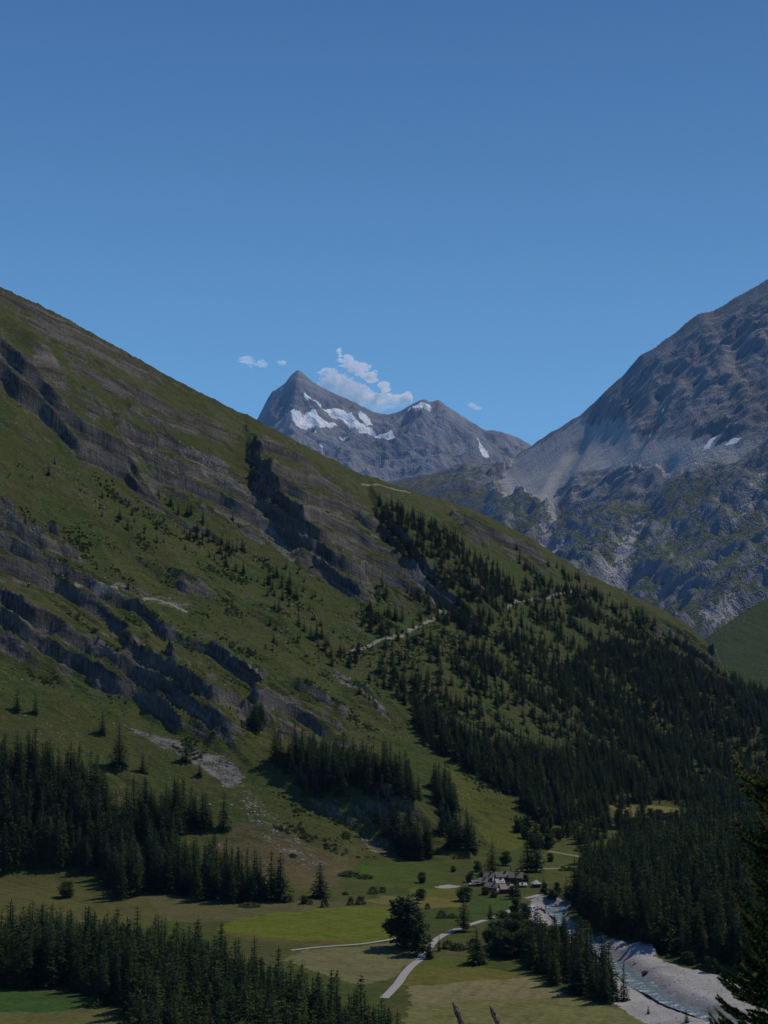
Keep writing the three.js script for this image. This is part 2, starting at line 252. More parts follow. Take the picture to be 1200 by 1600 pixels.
function groundColor(x, z, o) {
  const hill = hillAmount(x, z), yy = hAt(x, z), w = z - 1.35 * yy, n1 = fbm(x / 46, z / 46, 3), n2 = fbm(x / 9, w / 9, 3), n3 = noise(x / 1.6, w / 1.6);
  o[0] = OLIVE[0]; o[1] = OLIVE[1]; o[2] = OLIVE[2];
  mixTo(o, GRASS, ss(-0.2, 0.35, n1)); 
  const wx = x + 2.2 * n2 + 1.1 * n3, wz = z + 2.2 * noise(x / 9 + 7, z / 9) + 1.1 * noise(x / 1.6 + 30, z / 1.6);
  let field = null;
  if (z > -1260) for (const f of fields) if (wx > f.b[0] && wx < f.b[1] && wz > f.b[2] && wz < f.b[3] && inPoly(f.p, wx, wz)) field = f;
  if (field) {
    mixTo(o, field.c, 0.88 - 0.12 * ss(0.1, 0.5, n2));
    if (field.mown) { const s = noise((x * 0.9 + z * 0.3) / 2.6 + 0.6 * noise(x / 20, z / 20), (z * 0.9 - x * 0.3) / 60); mixTo(o, [0.085, 0.078, 0.034], 0.55 * ss(0.1, 0.6, s) * (0.5 + n1)); }
  } else if (hill < 0.6) mixTo(o, DRY, 0.45 * ss(0.1, 0.6, fbm(x / 60 + 3, z / 60, 3)));
  const streak = noise((x * 0.8 + z * 0.6) / 30, (z * 0.8 - x * 0.6) / 2.2);
  let v = 1 + 0.26 * n2 + 0.22 * n3 + 0.12 * n1 + (hill < 0.3 ? 0.13 * streak + 0.12 * noise(x / 3.4 + 7, z / 3.4) : 0);
  if (hill > 0.02) {
    const sl = slopeAt(x, z, 2.4), rm = rockMask(x, z), cz = crest(x, 1);
    mixTo(o, [0.092, 0.080, 0.040], hill * 0.40 * ss(0.0, 0.55, fbm(x / 38 + 11, z / 30 + 4, 4)));
    mixTo(o, [0.105, 0.093, 0.046], hill * 0.45 * (1 - ss(20, 150, z - cz)) * ss(-0.3, 0.4, n1 + 0.4 * n2));
    mixTo(o, [0.036, 0.058, 0.018], hill * 0.6 * ss(0.15, 0.45, fbm(x / 14 + 20, z / 12, 3)));
    mixTo(o, [0.034, 0.050, 0.017], hill * 0.6 * ss(0.22, 0.5, noise(x / 2.7 + 40, w / 2.7) + 0.35 * n2 - 0.1));
    mixTo(o, [0.110, 0.098, 0.052], hill * 0.4 * ss(0.3, 0.6, noise(x / 3.3 + 90, w / 3.3) + 0.3 * n1));
    const b = bedding(x, yy, z), bn = noise(x / 24 + z / 60, b / 1.9), bw = noise(x / 45, b / 6.5);
    let rk = ss(1.28, 1.62, sl + 0.4 * n2 + 0.25 * n3) + rm * ss(0.66, 0.92, 0.42 * sl + 0.46 * (0.5 + 0.5 * bw) + 0.26 * n2 + 0.2 * n1 + 0.14 * bn);
    rk = clamp(rk) * hill;
    if (rk > 0) { const s = Math.max(0.3, 0.84 + 0.62 * bn + 0.35 * bw + 0.42 * n3); const rc = [ROCK[0] * s, ROCK[1] * s, ROCK[2] * s]; mixTo(rc, [0.090 * s, 0.070 * s, 0.052 * s], 0.6 * ss(0.0, 0.45, fbm(x / 18, b / 8 + 50, 3))); mixTo(o, rc, rk * 0.95); v = lerp(v, 1 + 0.15 * n3, rk); }
    for (const f of screes) if (wx > f.b[0] && wx < f.b[1] && wz > f.b[2] && wz < f.b[3] && inPoly(f.p, wx, wz)) { const s = 0.78 + 0.35 * noise(x / 0.9, w / 0.9) + 0.2 * n2; mixTo(o, [f.c[0] * s, f.c[1] * s, f.c[2] * s], ss(0.62 - (f.part ?? 0.8) * 0.62, 0.95 - (f.part ?? 0.8) * 0.62, 0.5 + 0.5 * n2 + 0.45 * n3)); }
    const sp = noise(x / 1.15 + 70, w / 1.15); if (sp > 0.78 + 0.3 * noise(x / 30, z / 30)) mixTo(o, [0.24, 0.225, 0.20], 0.8);
  }
  for (const t of trails) if (x > t.b[0] && x < t.b[1] && z > t.b[2] && z < t.b[3] && near(t.l, x + 0.8 * n2, z + 0.8 * n3)[0] < 1.3) mixTo(o, [0.30, 0.275, 0.23], 0.8);
  if (x > gravelBox[0] && x < gravelBox[1] && z > gravelBox[2] && inPoly(gravel, wx, wz)) {
    const n = near(riverLine, x, z), s = 0.92 + 0.20 * n2 + 0.22 * noise(x / 0.8, z / 0.8) + 0.12 * n1, c = [0.345 * s, 0.335 * s, 0.315 * s];
    mixTo(c, [0.20 * s, 0.20 * s, 0.195 * s], 0.75 * (1 - ss(4, 7.5, n[0] + n2)) + 0.4 * ss(0.15, 0.5, fbm(x / 24, z / 8, 3)));
    mixTo(o, c, 0.97); v = 1;
  }
  for (let k = 0; k < 3; k++) o[k] = Math.max(0.008, o[k] * v);
}
function region(x0, z0, size, N) { return dataTex(N, N, (i, j, o) => groundColor(x0 + (i + 0.5) / N * size, z0 + (j + 0.5) / N * size, o), true, false); }
const HX = -540, HZ = -1760, HS = 1090, GX = -330, GZ = -1130, GS = 740;
const hillTex = region(HX, HZ, HS, 2048), floorTex = region(GX, GZ, GS, 2048);
const tile = (N, f) => dataTex(N, N, (i, j, o) => { o[0] = o[1] = o[2] = f(i / N, j / N); }, false, true);
const tileable = (f) => (u, v) => { const a = ss(0.75, 1, u), b = ss(0.75, 1, v); return lerp(lerp(f(u, v), f(u - 1, v), a), lerp(f(u, v - 1), f(u - 1, v - 1), a), b); };
const bumpRock = tile(1024, tileable((u, v) => 0.5 + 0.3 * ridged(u * 30, v * 30, 4) + 0.2 * noise(u * 200, v * 200)));
const bumpTurf = tile(1024, tileable((u, v) => 0.5 + 0.3 * fbm(u * 60, v * 60, 4) + 0.2 * noise(u * 230, v * 230)));
const rep = (t, x) => { const c = t.clone(); c.repeat.set(x, x); c.needsUpdate = true; return c; };
const turfTile = dataTex(512, 512, (() => { const f = tileable((u, v) => fbm(u * 40, v * 40, 4)); return (i, j, o) => { const s = 1 + 0.5 * f(i / 512, j / 512); o[0] = 0.07 * s; o[1] = 0.078 * s; o[2] = 0.026 * s; }; })());
const mats = {
  hill: new THREE.MeshPhysicalMaterial({ map: hillTex, bumpMap: rep(bumpRock, 1), bumpScale: 1.3, roughness: 1, specularIntensity: 0.1, side: THREE.DoubleSide }),
  floor: new THREE.MeshPhysicalMaterial({ map: floorTex, bumpMap: rep(bumpTurf, 1), bumpScale: 0.4, roughness: 1, specularIntensity: 0.1, side: THREE.DoubleSide }),
  turf: new THREE.MeshPhysicalMaterial({ map: turfTile, roughness: 1, specularIntensity: 0.1, side: THREE.DoubleSide }),
};
{
  const nrm = new Float32Array(NX * NZ * 3), pos = new Float32Array(NX * NZ * 3);
  for (let j = 0; j < NZ; j++) for (let i = 0; i < NX; i++) {
    const o = j * NX + i, i0 = Math.max(0, i - 1), i1 = Math.min(NX - 1, i + 1), j0 = Math.max(0, j - 1), j1 = Math.min(NZ - 1, j + 1);
    const a = -(HG[j * NX + i1] - HG[j * NX + i0]) / (XS[i1] - XS[i0]), c = -(HG[j1 * NX + i] - HG[j0 * NX + i]) / (ZS[j1] - ZS[j0]), l = Math.hypot(a, 1, c);
    nrm.set([a / l, 1 / l, c / l], o * 3); pos.set([XS[i], HG[o], ZS[j]], o * 3);
  }
  const parts = { hill: [], floor: [], turf: [] };
  for (let j = 0; j < NZ - 1; j++) for (let i = 0; i < NX - 1; i++) {
    const x = (XS[i] + XS[i + 1]) / 2, z = (ZS[j] + ZS[j + 1]) / 2, o = j * NX + i;
    const k = z > -402 || x > 470 || x < -460 || z < -1756 ? 'turf' : z < foot(x, 0) + 4 ? 'hill' : 'floor';
    if (Math.abs(HG[o] - HG[o + NX + 1]) < Math.abs(HG[o + 1] - HG[o + NX])) parts[k].push(o, o + NX, o + NX + 1, o, o + NX + 1, o + 1); else parts[k].push(o, o + NX, o + 1, o + 1, o + NX, o + NX + 1);
  }
  mats.hill.bumpMap.channel = mats.floor.bumpMap.channel = 1;
  const names = { hill: ['hillside', 'steep grassy and rocky mountainside filling the left of the valley'], floor: ['valley_floor', 'flat valley floor of meadows and river gravel'], turf: ['terrain', 'grassy slopes around and below the viewpoint'] };
  for (const k in parts) {
    const map = new Map(), idx = new Uint32Array(parts[k].length), P = [], N = [], U = [], U1 = [];
    parts[k].forEach((v, n) => { let m = map.get(v); if (m === undefined) { m = map.size; map.set(v, m); P.push(pos[v * 3], pos[v * 3 + 1], pos[v * 3 + 2]); N.push(nrm[v * 3], nrm[v * 3 + 1], nrm[v * 3 + 2]); const X = pos[v * 3], Z = pos[v * 3 + 2]; U1.push(X / 120, (Z - 1.35 * pos[v * 3 + 1]) / 120); if (k === 'hill') U.push((X - HX) / HS, (Z - HZ) / HS); else if (k === 'floor') U.push((X - GX) / GS, (Z - GZ) / GS); else U.push(X / 20, Z / 20); } idx[n] = m; });
    const g = new THREE.BufferGeometry(); g.setAttribute('position', new THREE.Float32BufferAttribute(P, 3)); g.setAttribute('normal', new THREE.Float32BufferAttribute(N, 3)); g.setAttribute('uv', new THREE.Float32BufferAttribute(U, 2)); g.setAttribute('uv1', new THREE.Float32BufferAttribute(U1, 2)); g.setIndex(new THREE.BufferAttribute(idx, 1));
    tag(mesh(names[k][0], g, mats[k]), names[k][1], 'terrain', null, 'structure');
  }
}
console.log('near terrain', NX * NZ);

// ---------------------------------------------------------------- far mountains: a ridge line, a foot line, relief between
function mountain({ name, label, ridge, base, back, x0, x1, z0, z1, sx, sz, relief, color, bump, tex, power = 1 }) {
  const rp = W2(ridge).sort((a, b) => a[0] - b[0]), bp = base.map(([px, py, d]) => { const p = pt(px, py, d); return p; }).sort((a, b) => a[0] - b[0]);
  const R = table(rp, rp[0][0], rp[rp.length - 1][0], sx, 0), B = table(bp, rp[0][0], rp[rp.length - 1][0], sx * 2, 4);
  const nx = Math.round((x1 - x0) / sx) + 1, nz = Math.round((z1 - z0) / sz) + 1, H = new Float32Array(nx * nz);
  const smooth = (x, z) => { const ry = R(x, 0), rz = R(x, 1), by = B(x, 0), bz = B(x, 1), t = (z - rz) / (bz - rz); return t < 0 ? ry - (rz - z) * back : t < 1 ? lerp(ry, by, 1 - Math.pow(1 - t, power)) : by - (z - bz) * 0.25; };
  const castS = (l) => l.map(([px, py]) => cast(px, py, smooth, -z1 * 0.9, -z0 * 1.02, 15)).filter(Boolean);
  const env = { castS, R, B, tOf: (x, z) => (z - R(x, 1)) / (B(x, 1) - R(x, 1)) };
  const rel = relief(env), col = color(env);
  for (let j = 0; j < nz; j++) for (let i = 0; i < nx; i++) { const x = x0 + i * sx, z = z0 + j * sz, t = env.tOf(x, z); H[j * nx + i] = smooth(x, z) + rel(x, z, t); }
  const g = new THREE.BufferGeometry(), P = new Float32Array(nx * nz * 3), N = new Float32Array(nx * nz * 3), U = new Float32Array(nx * nz * 2), idx = [];
  const slope = new Float32Array(nx * nz);
  for (let j = 0; j < nz; j++) for (let i = 0; i < nx; i++) {
    const o = j * nx + i, i0 = Math.max(0, i - 1), i1 = Math.min(nx - 1, i + 1), j0 = Math.max(0, j - 1), j1 = Math.min(nz - 1, j + 1), a = -(H[j * nx + i1] - H[j * nx + i0]) / ((i1 - i0) * sx), c = -(H[j1 * nx + i] - H[j0 * nx + i]) / ((j1 - j0) * sz), l = Math.hypot(a, 1, c);
    N.set([a / l, 1 / l, c / l], o * 3); P.set([x0 + i * sx, H[o], z0 + j * sz], o * 3); U.set([i / (nx - 1), j / (nz - 1)], o * 2); slope[o] = Math.hypot(a, c);
    if (i < nx - 1 && j < nz - 1) idx.push(o, o + nx, o + 1, o + 1, o + nx, o + nx + 1);
  }
  g.setAttribute('position', new THREE.BufferAttribute(P, 3)); g.setAttribute('normal', new THREE.BufferAttribute(N, 3)); g.setAttribute('uv', new THREE.BufferAttribute(U, 2)); g.setIndex(new THREE.BufferAttribute(Uint32Array.from(idx), 1));
  const at = (A, x, z) => { const u = clamp((x - x0) / sx, 0, nx - 1.001), v = clamp((z - z0) / sz, 0, nz - 1.001), i = u | 0, j = v | 0, o = j * nx + i; return lerp(lerp(A[o], A[o + 1], u - i), lerp(A[o + nx], A[o + nx + 1], u - i), v - j); };
  const map = dataTex(tex[0], tex[1], (i, j, o) => { const x = x0 + (i + 0.5) / tex[0] * (x1 - x0), z = z0 + (j + 0.5) / tex[1] * (z1 - z0); col(x, z, at(H, x, z), at(slope, x, z), env.tOf(x, z), o); }, true, false);
  const bm = bumpRock.clone(); bm.repeat.set((x1 - x0) / bump[0], (z1 - z0) / bump[0]); bm.needsUpdate = true;
  const o = mesh(name, g, new THREE.MeshPhysicalMaterial({ map, bumpMap: bm, bumpScale: bump[1], roughness: 1, specularIntensity: 0.1, side: THREE.DoubleSide }));
  return tag(o, label, 'mountain', null, 'structure');
}
const polys = (env, list) => list.map(([p, c]) => { const q = env.castS(p); return { p: q, c, b: boxOf(q.length ? q : [[0, 0]]) }; }).filter((a) => a.p.length > 2);
const hit = (l, x, z) => { for (const a of l) if (x > a.b[0] && x < a.b[1] && z > a.b[2] && z < a.b[3] && inPoly(a.p, x, z)) return a; return null; };

mountain({ // grey mountain on the right with scree, crags and green foot, and the brown shoulder left of it
  name: 'scree_mountain', label: 'grey rocky mountain with scree and green crags on the right',
  ridge: [[520, 800, 4600], [600, 752, 4550], [635, 744, 4500], [680, 735, 4450], [720, 727, 4400], [760, 722, 4330], [785, 723, 4280], [805, 713, 4250], [835, 692, 4200], [860, 676, 4150], [905, 650, 4080], [925, 632, 4050], [945, 612, 4000], [970, 588, 3970], [1000, 556, 3930], [1020, 543, 3900], [1045, 527, 3880], [1065, 510, 3860], [1090, 491, 3840], [1115, 484, 3820], [1140, 470, 3800], [1170, 452, 3780], [1200, 435, 3760], [1260, 395, 3700], [1330, 360, 3650], [1420, 330, 3600], [1600, 300, 3500]],
  base: [[500, 900, 4200], [640, 800, 4150], [720, 815, 3800], [800, 840, 3400], [860, 890, 3000], [960, 960, 2650], [1100, 1030, 2420], [1250, 1110, 2250], [1600, 1250, 2100]],
  back: 0.9, x0: -350, x1: 1500, z0: -4900, z1: -2150, sx: 5, sz: 5.5, tex: [1400, 2048], bump: [460, 4.5], power: 1.0,
  relief: (env) => {
    const chutes = [[[1035, 735], [1012, 775], [1000, 810], [985, 860], [962, 912]], [[868, 790], [856, 830], [848, 856]], [[1196, 740], [1165, 820], [1150, 850]], [[905, 690], [880, 740], [862, 790]], [[1045, 590], [1020, 660], [985, 720]]].map((l) => env.castS(l)).filter((l) => l.length > 1);
    const scree = polys(env, [[[[800, 722], [905, 655], [1000, 680], [1185, 690], [1160, 715], [1060, 735], [970, 735], [880, 755], [870, 800], [790, 790], [770, 760]]]]);
    return (x, z, t) => {
      const e = ss(0, 0.10, t), low = ss(0.38, 0.62, t + 0.06 * noise(x / 200, z / 200));
      const sc = hit(scree, x + 25 * noise(x / 60, z / 60), z + 25 * noise(x / 60 + 9, z / 60)) ? 1 : 0;
      const left = ss(60, 330, x);                              // the shoulder on the left is smoother
      const rough = lerp(0.45, 1, left) * (1 - 0.85 * sc);
      let h = e * (55 * fbm(x / 420 + 3, z / 420, 3) * (0.4 + 0.6 * low) + rough * (38 * ridged(x / 170, z / 230, 5) * (0.45 + 0.9 * low) - 10));
      const w = z / 42 + 1.2 * noise(x / 160, z / 160) + 0.4 * noise(x / 40, z / 40), f = w - Math.floor(w);
      h += e * rough * 20 * (f < 0.8 ? f : 0.8 - (f - 0.8) * 4) * ss(-0.2, 0.4, fbm(x / 130, z / 130 + 9, 3));
      for (const c of chutes) { const d = near(c, x, z)[0]; if (d < 45) h -= 16 * (1 - ss(6, 45, d)); }
      return h + (5 * fbm(x / 26, z / 26, 3) + 11 * (ridged(x / 52, z / 44, 4) - 0.2)) * rough * ss(0.01, 0.07, t) + 4 * noise(x / 30, 3.3) * (1 - ss(0, 0.06, t));
    };
  },
  color: (env) => {
    const scree = polys(env, [[[[795, 722], [850, 690], [905, 655], [960, 660], [1000, 685], [1090, 690], [1185, 690], [1160, 715], [1060, 740], [1010, 732], [960, 735], [880, 750], [868, 800], [850, 800], [790, 800], [780, 760]]], [[[855, 795], [870, 795], [864, 830], [850, 858], [842, 856], [850, 820]]], [[[995, 800], [1005, 800], [992, 860], [975, 905], [945, 915], [965, 880], [982, 850]]], [[[895, 840], [868, 862], [850, 862], [885, 845]]], [[[1200, 735], [1165, 820], [1150, 850], [1145, 848], [1160, 815], [1190, 740]]], [[[1100, 995], [1160, 965], [1140, 985], [1105, 1005]]]]);
    const snow = polys(env, [[[[1098, 699], [1110, 684], [1122, 680], [1112, 690], [1108, 698]]], [[[1132, 695], [1142, 684], [1158, 680], [1152, 688]]], [[[1032, 640], [1040, 634], [1036, 642]]]]);
    return (x, z, h, sl, t, o) => {
      const n1 = fbm(x / 190, z / 190, 4), n2 = fbm(x / 34, z / 34, 3), n3 = noise(x / 5, z / 5), wx = x + 24 * n2 + 10 * n3, wz = z + 24 * noise(x / 30 + 4, z / 30) + 10 * n3;
      const left = ss(80, 360, x + 60 * n1), s = 0.9 + 0.25 * n2 + 0.15 * n3 + 0.14 * noise((x + z) / 90, z / 7);
      o[0] = 0.235 * s; o[1] = 0.24 * s; o[2] = 0.25 * s;
      mixTo(o, [0.145, 0.148, 0.156], 0.6 * ss(-0.1, 0.4, n1 + 0.5 * n2));
      const green = Math.max(ss(0.40, 0.52, t + 0.16 * n1 + 0.05 * n2), (1 - left) * ss(0.02, 0.1, t)) * (1 - ss(0.85, 1.2, sl + 0.35 * n2 + 0.2 * n3));
      mixTo(o, [lerp(0.105, 0.050, left), lerp(0.100, 0.082, left), lerp(0.055, 0.032, left)], 0.95 * clamp(green) * (0.8 + 0.2 * n2));
      const a = hit(scree, wx, wz); if (a) { const q = 0.95 + 0.18 * n2 + 0.12 * n3; mixTo(o, [0.36 * q, 0.355 * q, 0.35 * q], 0.94 - 0.3 * ss(0.1, 0.5, n1)); }
      if (hit(snow, x + 4 * n3, z + 4 * n2)) { o[0] = o[1] = o[2] = 0.8; }
    };
  },
});
mountain({ // smooth green slope that closes the side valley on the right
  name: 'green_slope', label: 'smooth green slope at the right edge behind the wooded spur',
  ridge: [[1040, 1062, 2240], [1098, 1001, 2290], [1120, 984, 2320], [1160, 958, 2390], [1200, 934, 2450], [1300, 870, 2600], [1500, 760, 2900]],
  base: [[1040, 1110, 2080], [1150, 1150, 1980], [1500, 1230, 1900]], back: 0.5,
  x0: 395, x1: 1000, z0: -2900, z1: -1800, sx: 3.5, sz: 3.5, tex: [900, 1200], bump: [160, 1.6],
  relief: () => (x, z, t) => ss(0, 0.2, t) * 8 * fbm(x / 90, z / 90, 4) + 1.6 * fbm(x / 14, z / 14, 3),
  color: () => (x, z, h, sl, t, o) => { const n1 = fbm(x / 60, z / 60, 3), n2 = fbm(x / 10, z / 10, 3), n3 = noise(x / 2.4, z / 2.4), s = 1 + 0.25 * n2 + 0.2 * n3; o[0] = 0.046 * s; o[1] = 0.068 * s; o[2] = 0.027 * s; mixTo(o, [0.03, 0.05, 0.02], 0.7 * ss(0.1, 0.5, n2 + 0.4 * n1)); mixTo(o, [0.2, 0.19, 0.17], 0.8 * ss(0.55, 0.8, n3 + 0.3 * n1)); },
});
mountain({ // far snowy peak
  name: 'snowy_peak', label: 'distant pointed rock peak with snow patches at the valley head',
  ridge: [[250, 760, 9300], [330, 715, 9300], [395, 668, 9250], [407, 645, 9200], [415, 628, 9180], [425, 612, 9150], [438, 604, 9120], [446, 598, 9100], [455, 586, 9080], [465, 578, 9060], [474, 583, 9060], [485, 594, 9060], [500, 603, 9060], [520, 613, 9060], [545, 624, 9070], [565, 634, 9080], [585, 644, 9100], [605, 648, 9100], [618, 645, 9080], [632, 638, 9050], [645, 631, 9030], [655, 626, 9020], [664, 624, 9020], [672, 628, 9020], [680, 627, 9020], [685, 625, 9020], [692, 629, 9020], [702, 637, 9030], [722, 650, 9050], [740, 661, 9080], [757, 672, 9120], [772, 672, 9300], [790, 677, 9400], [808, 683, 9450], [822, 690, 9500], [850, 712, 9500], [950, 800, 9500]],
  base: [[250, 800, 8000], [400, 800, 7800], [600, 800, 7700], [760, 800, 7800], [950, 800, 8200]], back: 1.0,
  x0: -1300, x1: 1350, z0: -9900, z1: -7700, sx: 8, sz: 8, tex: [1400, 1200], bump: [1100, 14],
  relief: () => (x, z, t) => {
    const e = ss(0, 0.16, t), w = (z * 0.8 + x * 0.55) / 120 + 0.9 * noise(x / 320, z / 320), f = w - Math.floor(w);
    return e * (105 * (ridged(x / 420 + 2, z / 520, 5) - 0.5) + 60 * fbm(x / 700, z / 700, 3) + 26 * (f < 0.8 ? f : 0.8 - (f - 0.8) * 4) - 15) + 17 * (ridged(x / 85, z / 75, 4) - 0.2) * ss(0, 0.06, t) + 4 * noise(x / 40, 1.7);
  },
  color: (env) => {
    const snow = polys(env, [
      [[[446, 643], [462, 645], [480, 645], [492, 643], [503, 654], [515, 658], [530, 664], [512, 667], [500, 672], [478, 672], [462, 662]]],
      [[[477, 618], [500, 626], [515, 635], [535, 643], [548, 650], [556, 662], [545, 664], [535, 655], [522, 652], [505, 640], [490, 632], [475, 628]]],
      [[[540, 658], [560, 664], [580, 672], [590, 680], [612, 683], [628, 688], [605, 692], [590, 688], [575, 680], [560, 672], [545, 668]]],
      [[[566, 652], [575, 658], [583, 670], [572, 668], [562, 660]]],
      [[[636, 640], [650, 635], [660, 630], [668, 636], [655, 642], [640, 645]]], [[[662, 640], [672, 634], [676, 636], [668, 642]]],
      [[[745, 688], [755, 700], [765, 711], [760, 713], [750, 702]]], [[[485, 680], [498, 679], [496, 683]]], [[[530, 676], [545, 678], [540, 681]]], [[[500, 700], [504, 700], [503, 706]]],
    ]);
    return (x, z, h, sl, t, o) => {
      const n1 = fbm(x / 380, z / 380, 4), n2 = fbm(x / 70, z / 70, 3), n3 = noise(x / 11, z / 11), s = 0.9 + 0.22 * n2 + 0.14 * n3 + 0.16 * noise((z * 0.8 + x * 0.55) / 22, (x - z) / 300);
      o[0] = 0.235 * s; o[1] = 0.235 * s; o[2] = 0.24 * s; mixTo(o, [0.13, 0.13, 0.134], 0.7 * ss(-0.1, 0.35, n1 + 0.4 * n2)); mixTo(o, [0.27, 0.265, 0.26], 0.5 * ss(0.5, 0.9, t));
      if (hit(snow, x + 15 * n2 + 7 * n3, z + 26 * n2 + 14 * n3)) { const q = 0.84 + 0.06 * n2; o[0] = q; o[1] = q; o[2] = q; }
    };
  },
});
console.log('mountains');

// ---------------------------------------------------------------- road, track, river
function strip(line, half, lift, uvScale, snap = true) { // a sheet draped along a line
  const P = [], N = [], U = [], I = []; let run = 0; const pts = new THREE.CatmullRomCurve3(line.map(([x, z]) => new THREE.Vector3(x, 0, z))).getSpacedPoints(Math.max(8, line.length * 14)), M = 5;
  pts.forEach((p, i) => { const a = pts[Math.max(0, i - 1)], b = pts[Math.min(pts.length - 1, i + 1)], l = Math.hypot(b.x - a.x, b.z - a.z), nx = -(b.z - a.z) / l, nz = (b.x - a.x) / l, w = typeof half === 'function' ? half(i / (pts.length - 1), p) : half; if (i) run += Math.hypot(p.x - pts[i - 1].x, p.z - pts[i - 1].z);
    let top = -1e9; if (snap) for (let m = 0; m <= M; m++) { const s = (m / M * 2 - 1) * w; top = Math.max(top, hAt(p.x + nx * s, p.z + nz * s)); }
    for (let m = 0; m <= M; m++) { const s = (m / M * 2 - 1) * w, x = p.x + nx * s, z = p.z + nz * s; P.push(x, typeof lift === 'function' ? lift(x, z) : lerp(top, hAt(x, z), 0.3) + lift, z); U.push(s / uvScale, run / uvScale); if (i && m) { const o = i * (M + 1) + m; I.push(o, o - 1, o - M - 2, o, o - M - 2, o - M - 1); } } });
  const g = new THREE.BufferGeometry(); g.setAttribute('position', new THREE.Float32BufferAttribute(P, 3)); g.setAttribute('uv', new THREE.Float32BufferAttribute(U, 2)); g.setIndex(I); g.computeVertexNormals(); if (g.attributes.normal.getY(8) < 0) { for (let k = 0; k < I.length; k += 3) { const q = I[k]; I[k] = I[k + 1]; I[k + 1] = q; } g.setIndex(I); g.computeVertexNormals(); } return g;
}
const roadTex = dataTex(256, 256, (() => { const f = tileable((u, v) => fbm(u * 20, v * 20, 4)); return (i, j, o) => { const s = 1 + 0.25 * f(i / 256, j / 256); o[0] = 0.31 * s; o[1] = 0.295 * s; o[2] = 0.27 * s; }; })());
const roadMat = new THREE.MeshStandardMaterial({ map: roadTex, roughness: 0.95, side: THREE.DoubleSide });
tag(mesh('road', strip(onGround([[600, 1560], [612, 1548], [622, 1537], [632, 1522], [645, 1508], [657, 1499], [666, 1490], [675, 1475], [690, 1463], [712, 1453], [735, 1445], [760, 1437], [785, 1428], [803, 1421], [815, 1416]]), 1.45, 0.12, 6), roadMat), 'pale road crossing the meadows towards the hamlet', 'road', null, 'structure');
tag(mesh('track', strip(onGround([[455, 1485], [500, 1480], [560, 1475.5], [600, 1470], [640, 1463], [664, 1470]]), 0.9, 0.1, 6), roadMat), 'narrow pale farm track along the edge of the green field', 'track', null, 'structure');
tag(mesh('track', strip(onGround([[822, 1404], [840, 1399], [852, 1396], [858, 1392]]), 1.3, 0.1, 6), roadMat), 'short gravel track from the hamlet to the riverbed', 'track', null, 'structure');
{
  const foam = dataTex(512, 1024, (() => { const f = tileable((u, v) => fbm(u * 26, v * 12, 4)), q = tileable((u, v) => fbm(u * 70, v * 45, 3)), w = tileable((u, v) => noise(u * 3, v * 7)); return (i, j, o) => { const a = f(i / 512, j / 1024), b = q(i / 512, j / 1024), m = ss(0.12, 0.5, a * 0.7 + b * 0.6 + 0.5 * w(i / 512, j / 1024)); o[0] = lerp(0.10, 0.72, m); o[1] = lerp(0.15, 0.76, m); o[2] = lerp(0.165, 0.78, m); }; })());
  const bed = (t) => 3.6 + 1.0 * Math.sin(t * 23) + 0.6 * Math.sin(t * 61);
  const g = strip(riverLine, bed, (x, z) => FLOOR - 1.35 + 0.10 * noise(x / 2, z / 2) + 0.06 * noise(x / 0.8, z / 0.8), 16, false);
  tag(mesh('river', g, new THREE.MeshStandardMaterial({ map: foam, bumpMap: bumpTurf, bumpScale: 0.25, roughness: 0.32, side: THREE.DoubleSide })), 'shallow turquoise grey river with white rapids in its gravel bed', 'river', null, 'structure');
}

// ---------------------------------------------------------------- trees
class Tris { constructor() { this.p = []; } tri(a, b, c) { this.p.push(...a, ...b, ...c); } geo() { const g = new THREE.BufferGeometry(); g.setAttribute('position', new THREE.Float32BufferAttribute(this.p, 3)); g.computeVertexNormals(); return g; } }
function tuft(T, c, out, size, flat) { // one needle or leaf clump: a ragged triangle, mostly across "out"
  const a = rr(0, 6.28), u = [Math.cos(a), rr(-1, 1) * (1 - flat), Math.sin(a)], b = a + rr(1.2, 2.2), v = [Math.cos(b), rr(-1, 1) * (1 - flat), Math.sin(b)];
  const s = size * rr(0.7, 1.3), k = size * rr(0.5, 1);
  T.tri([c[0] - u[0] * s * 0.5 + out[0] * k * 0.3, c[1] - u[1] * s * 0.5 + out[1] * k * 0.3, c[2] - u[2] * s * 0.5 + out[2] * k * 0.3], [c[0] + u[0] * s, c[1] + u[1] * s, c[2] + u[2] * s], [c[0] + v[0] * s + out[0] * k, c[1] + v[1] * s + out[1] * k, c[2] + v[2] * s + out[2] * k]);
}
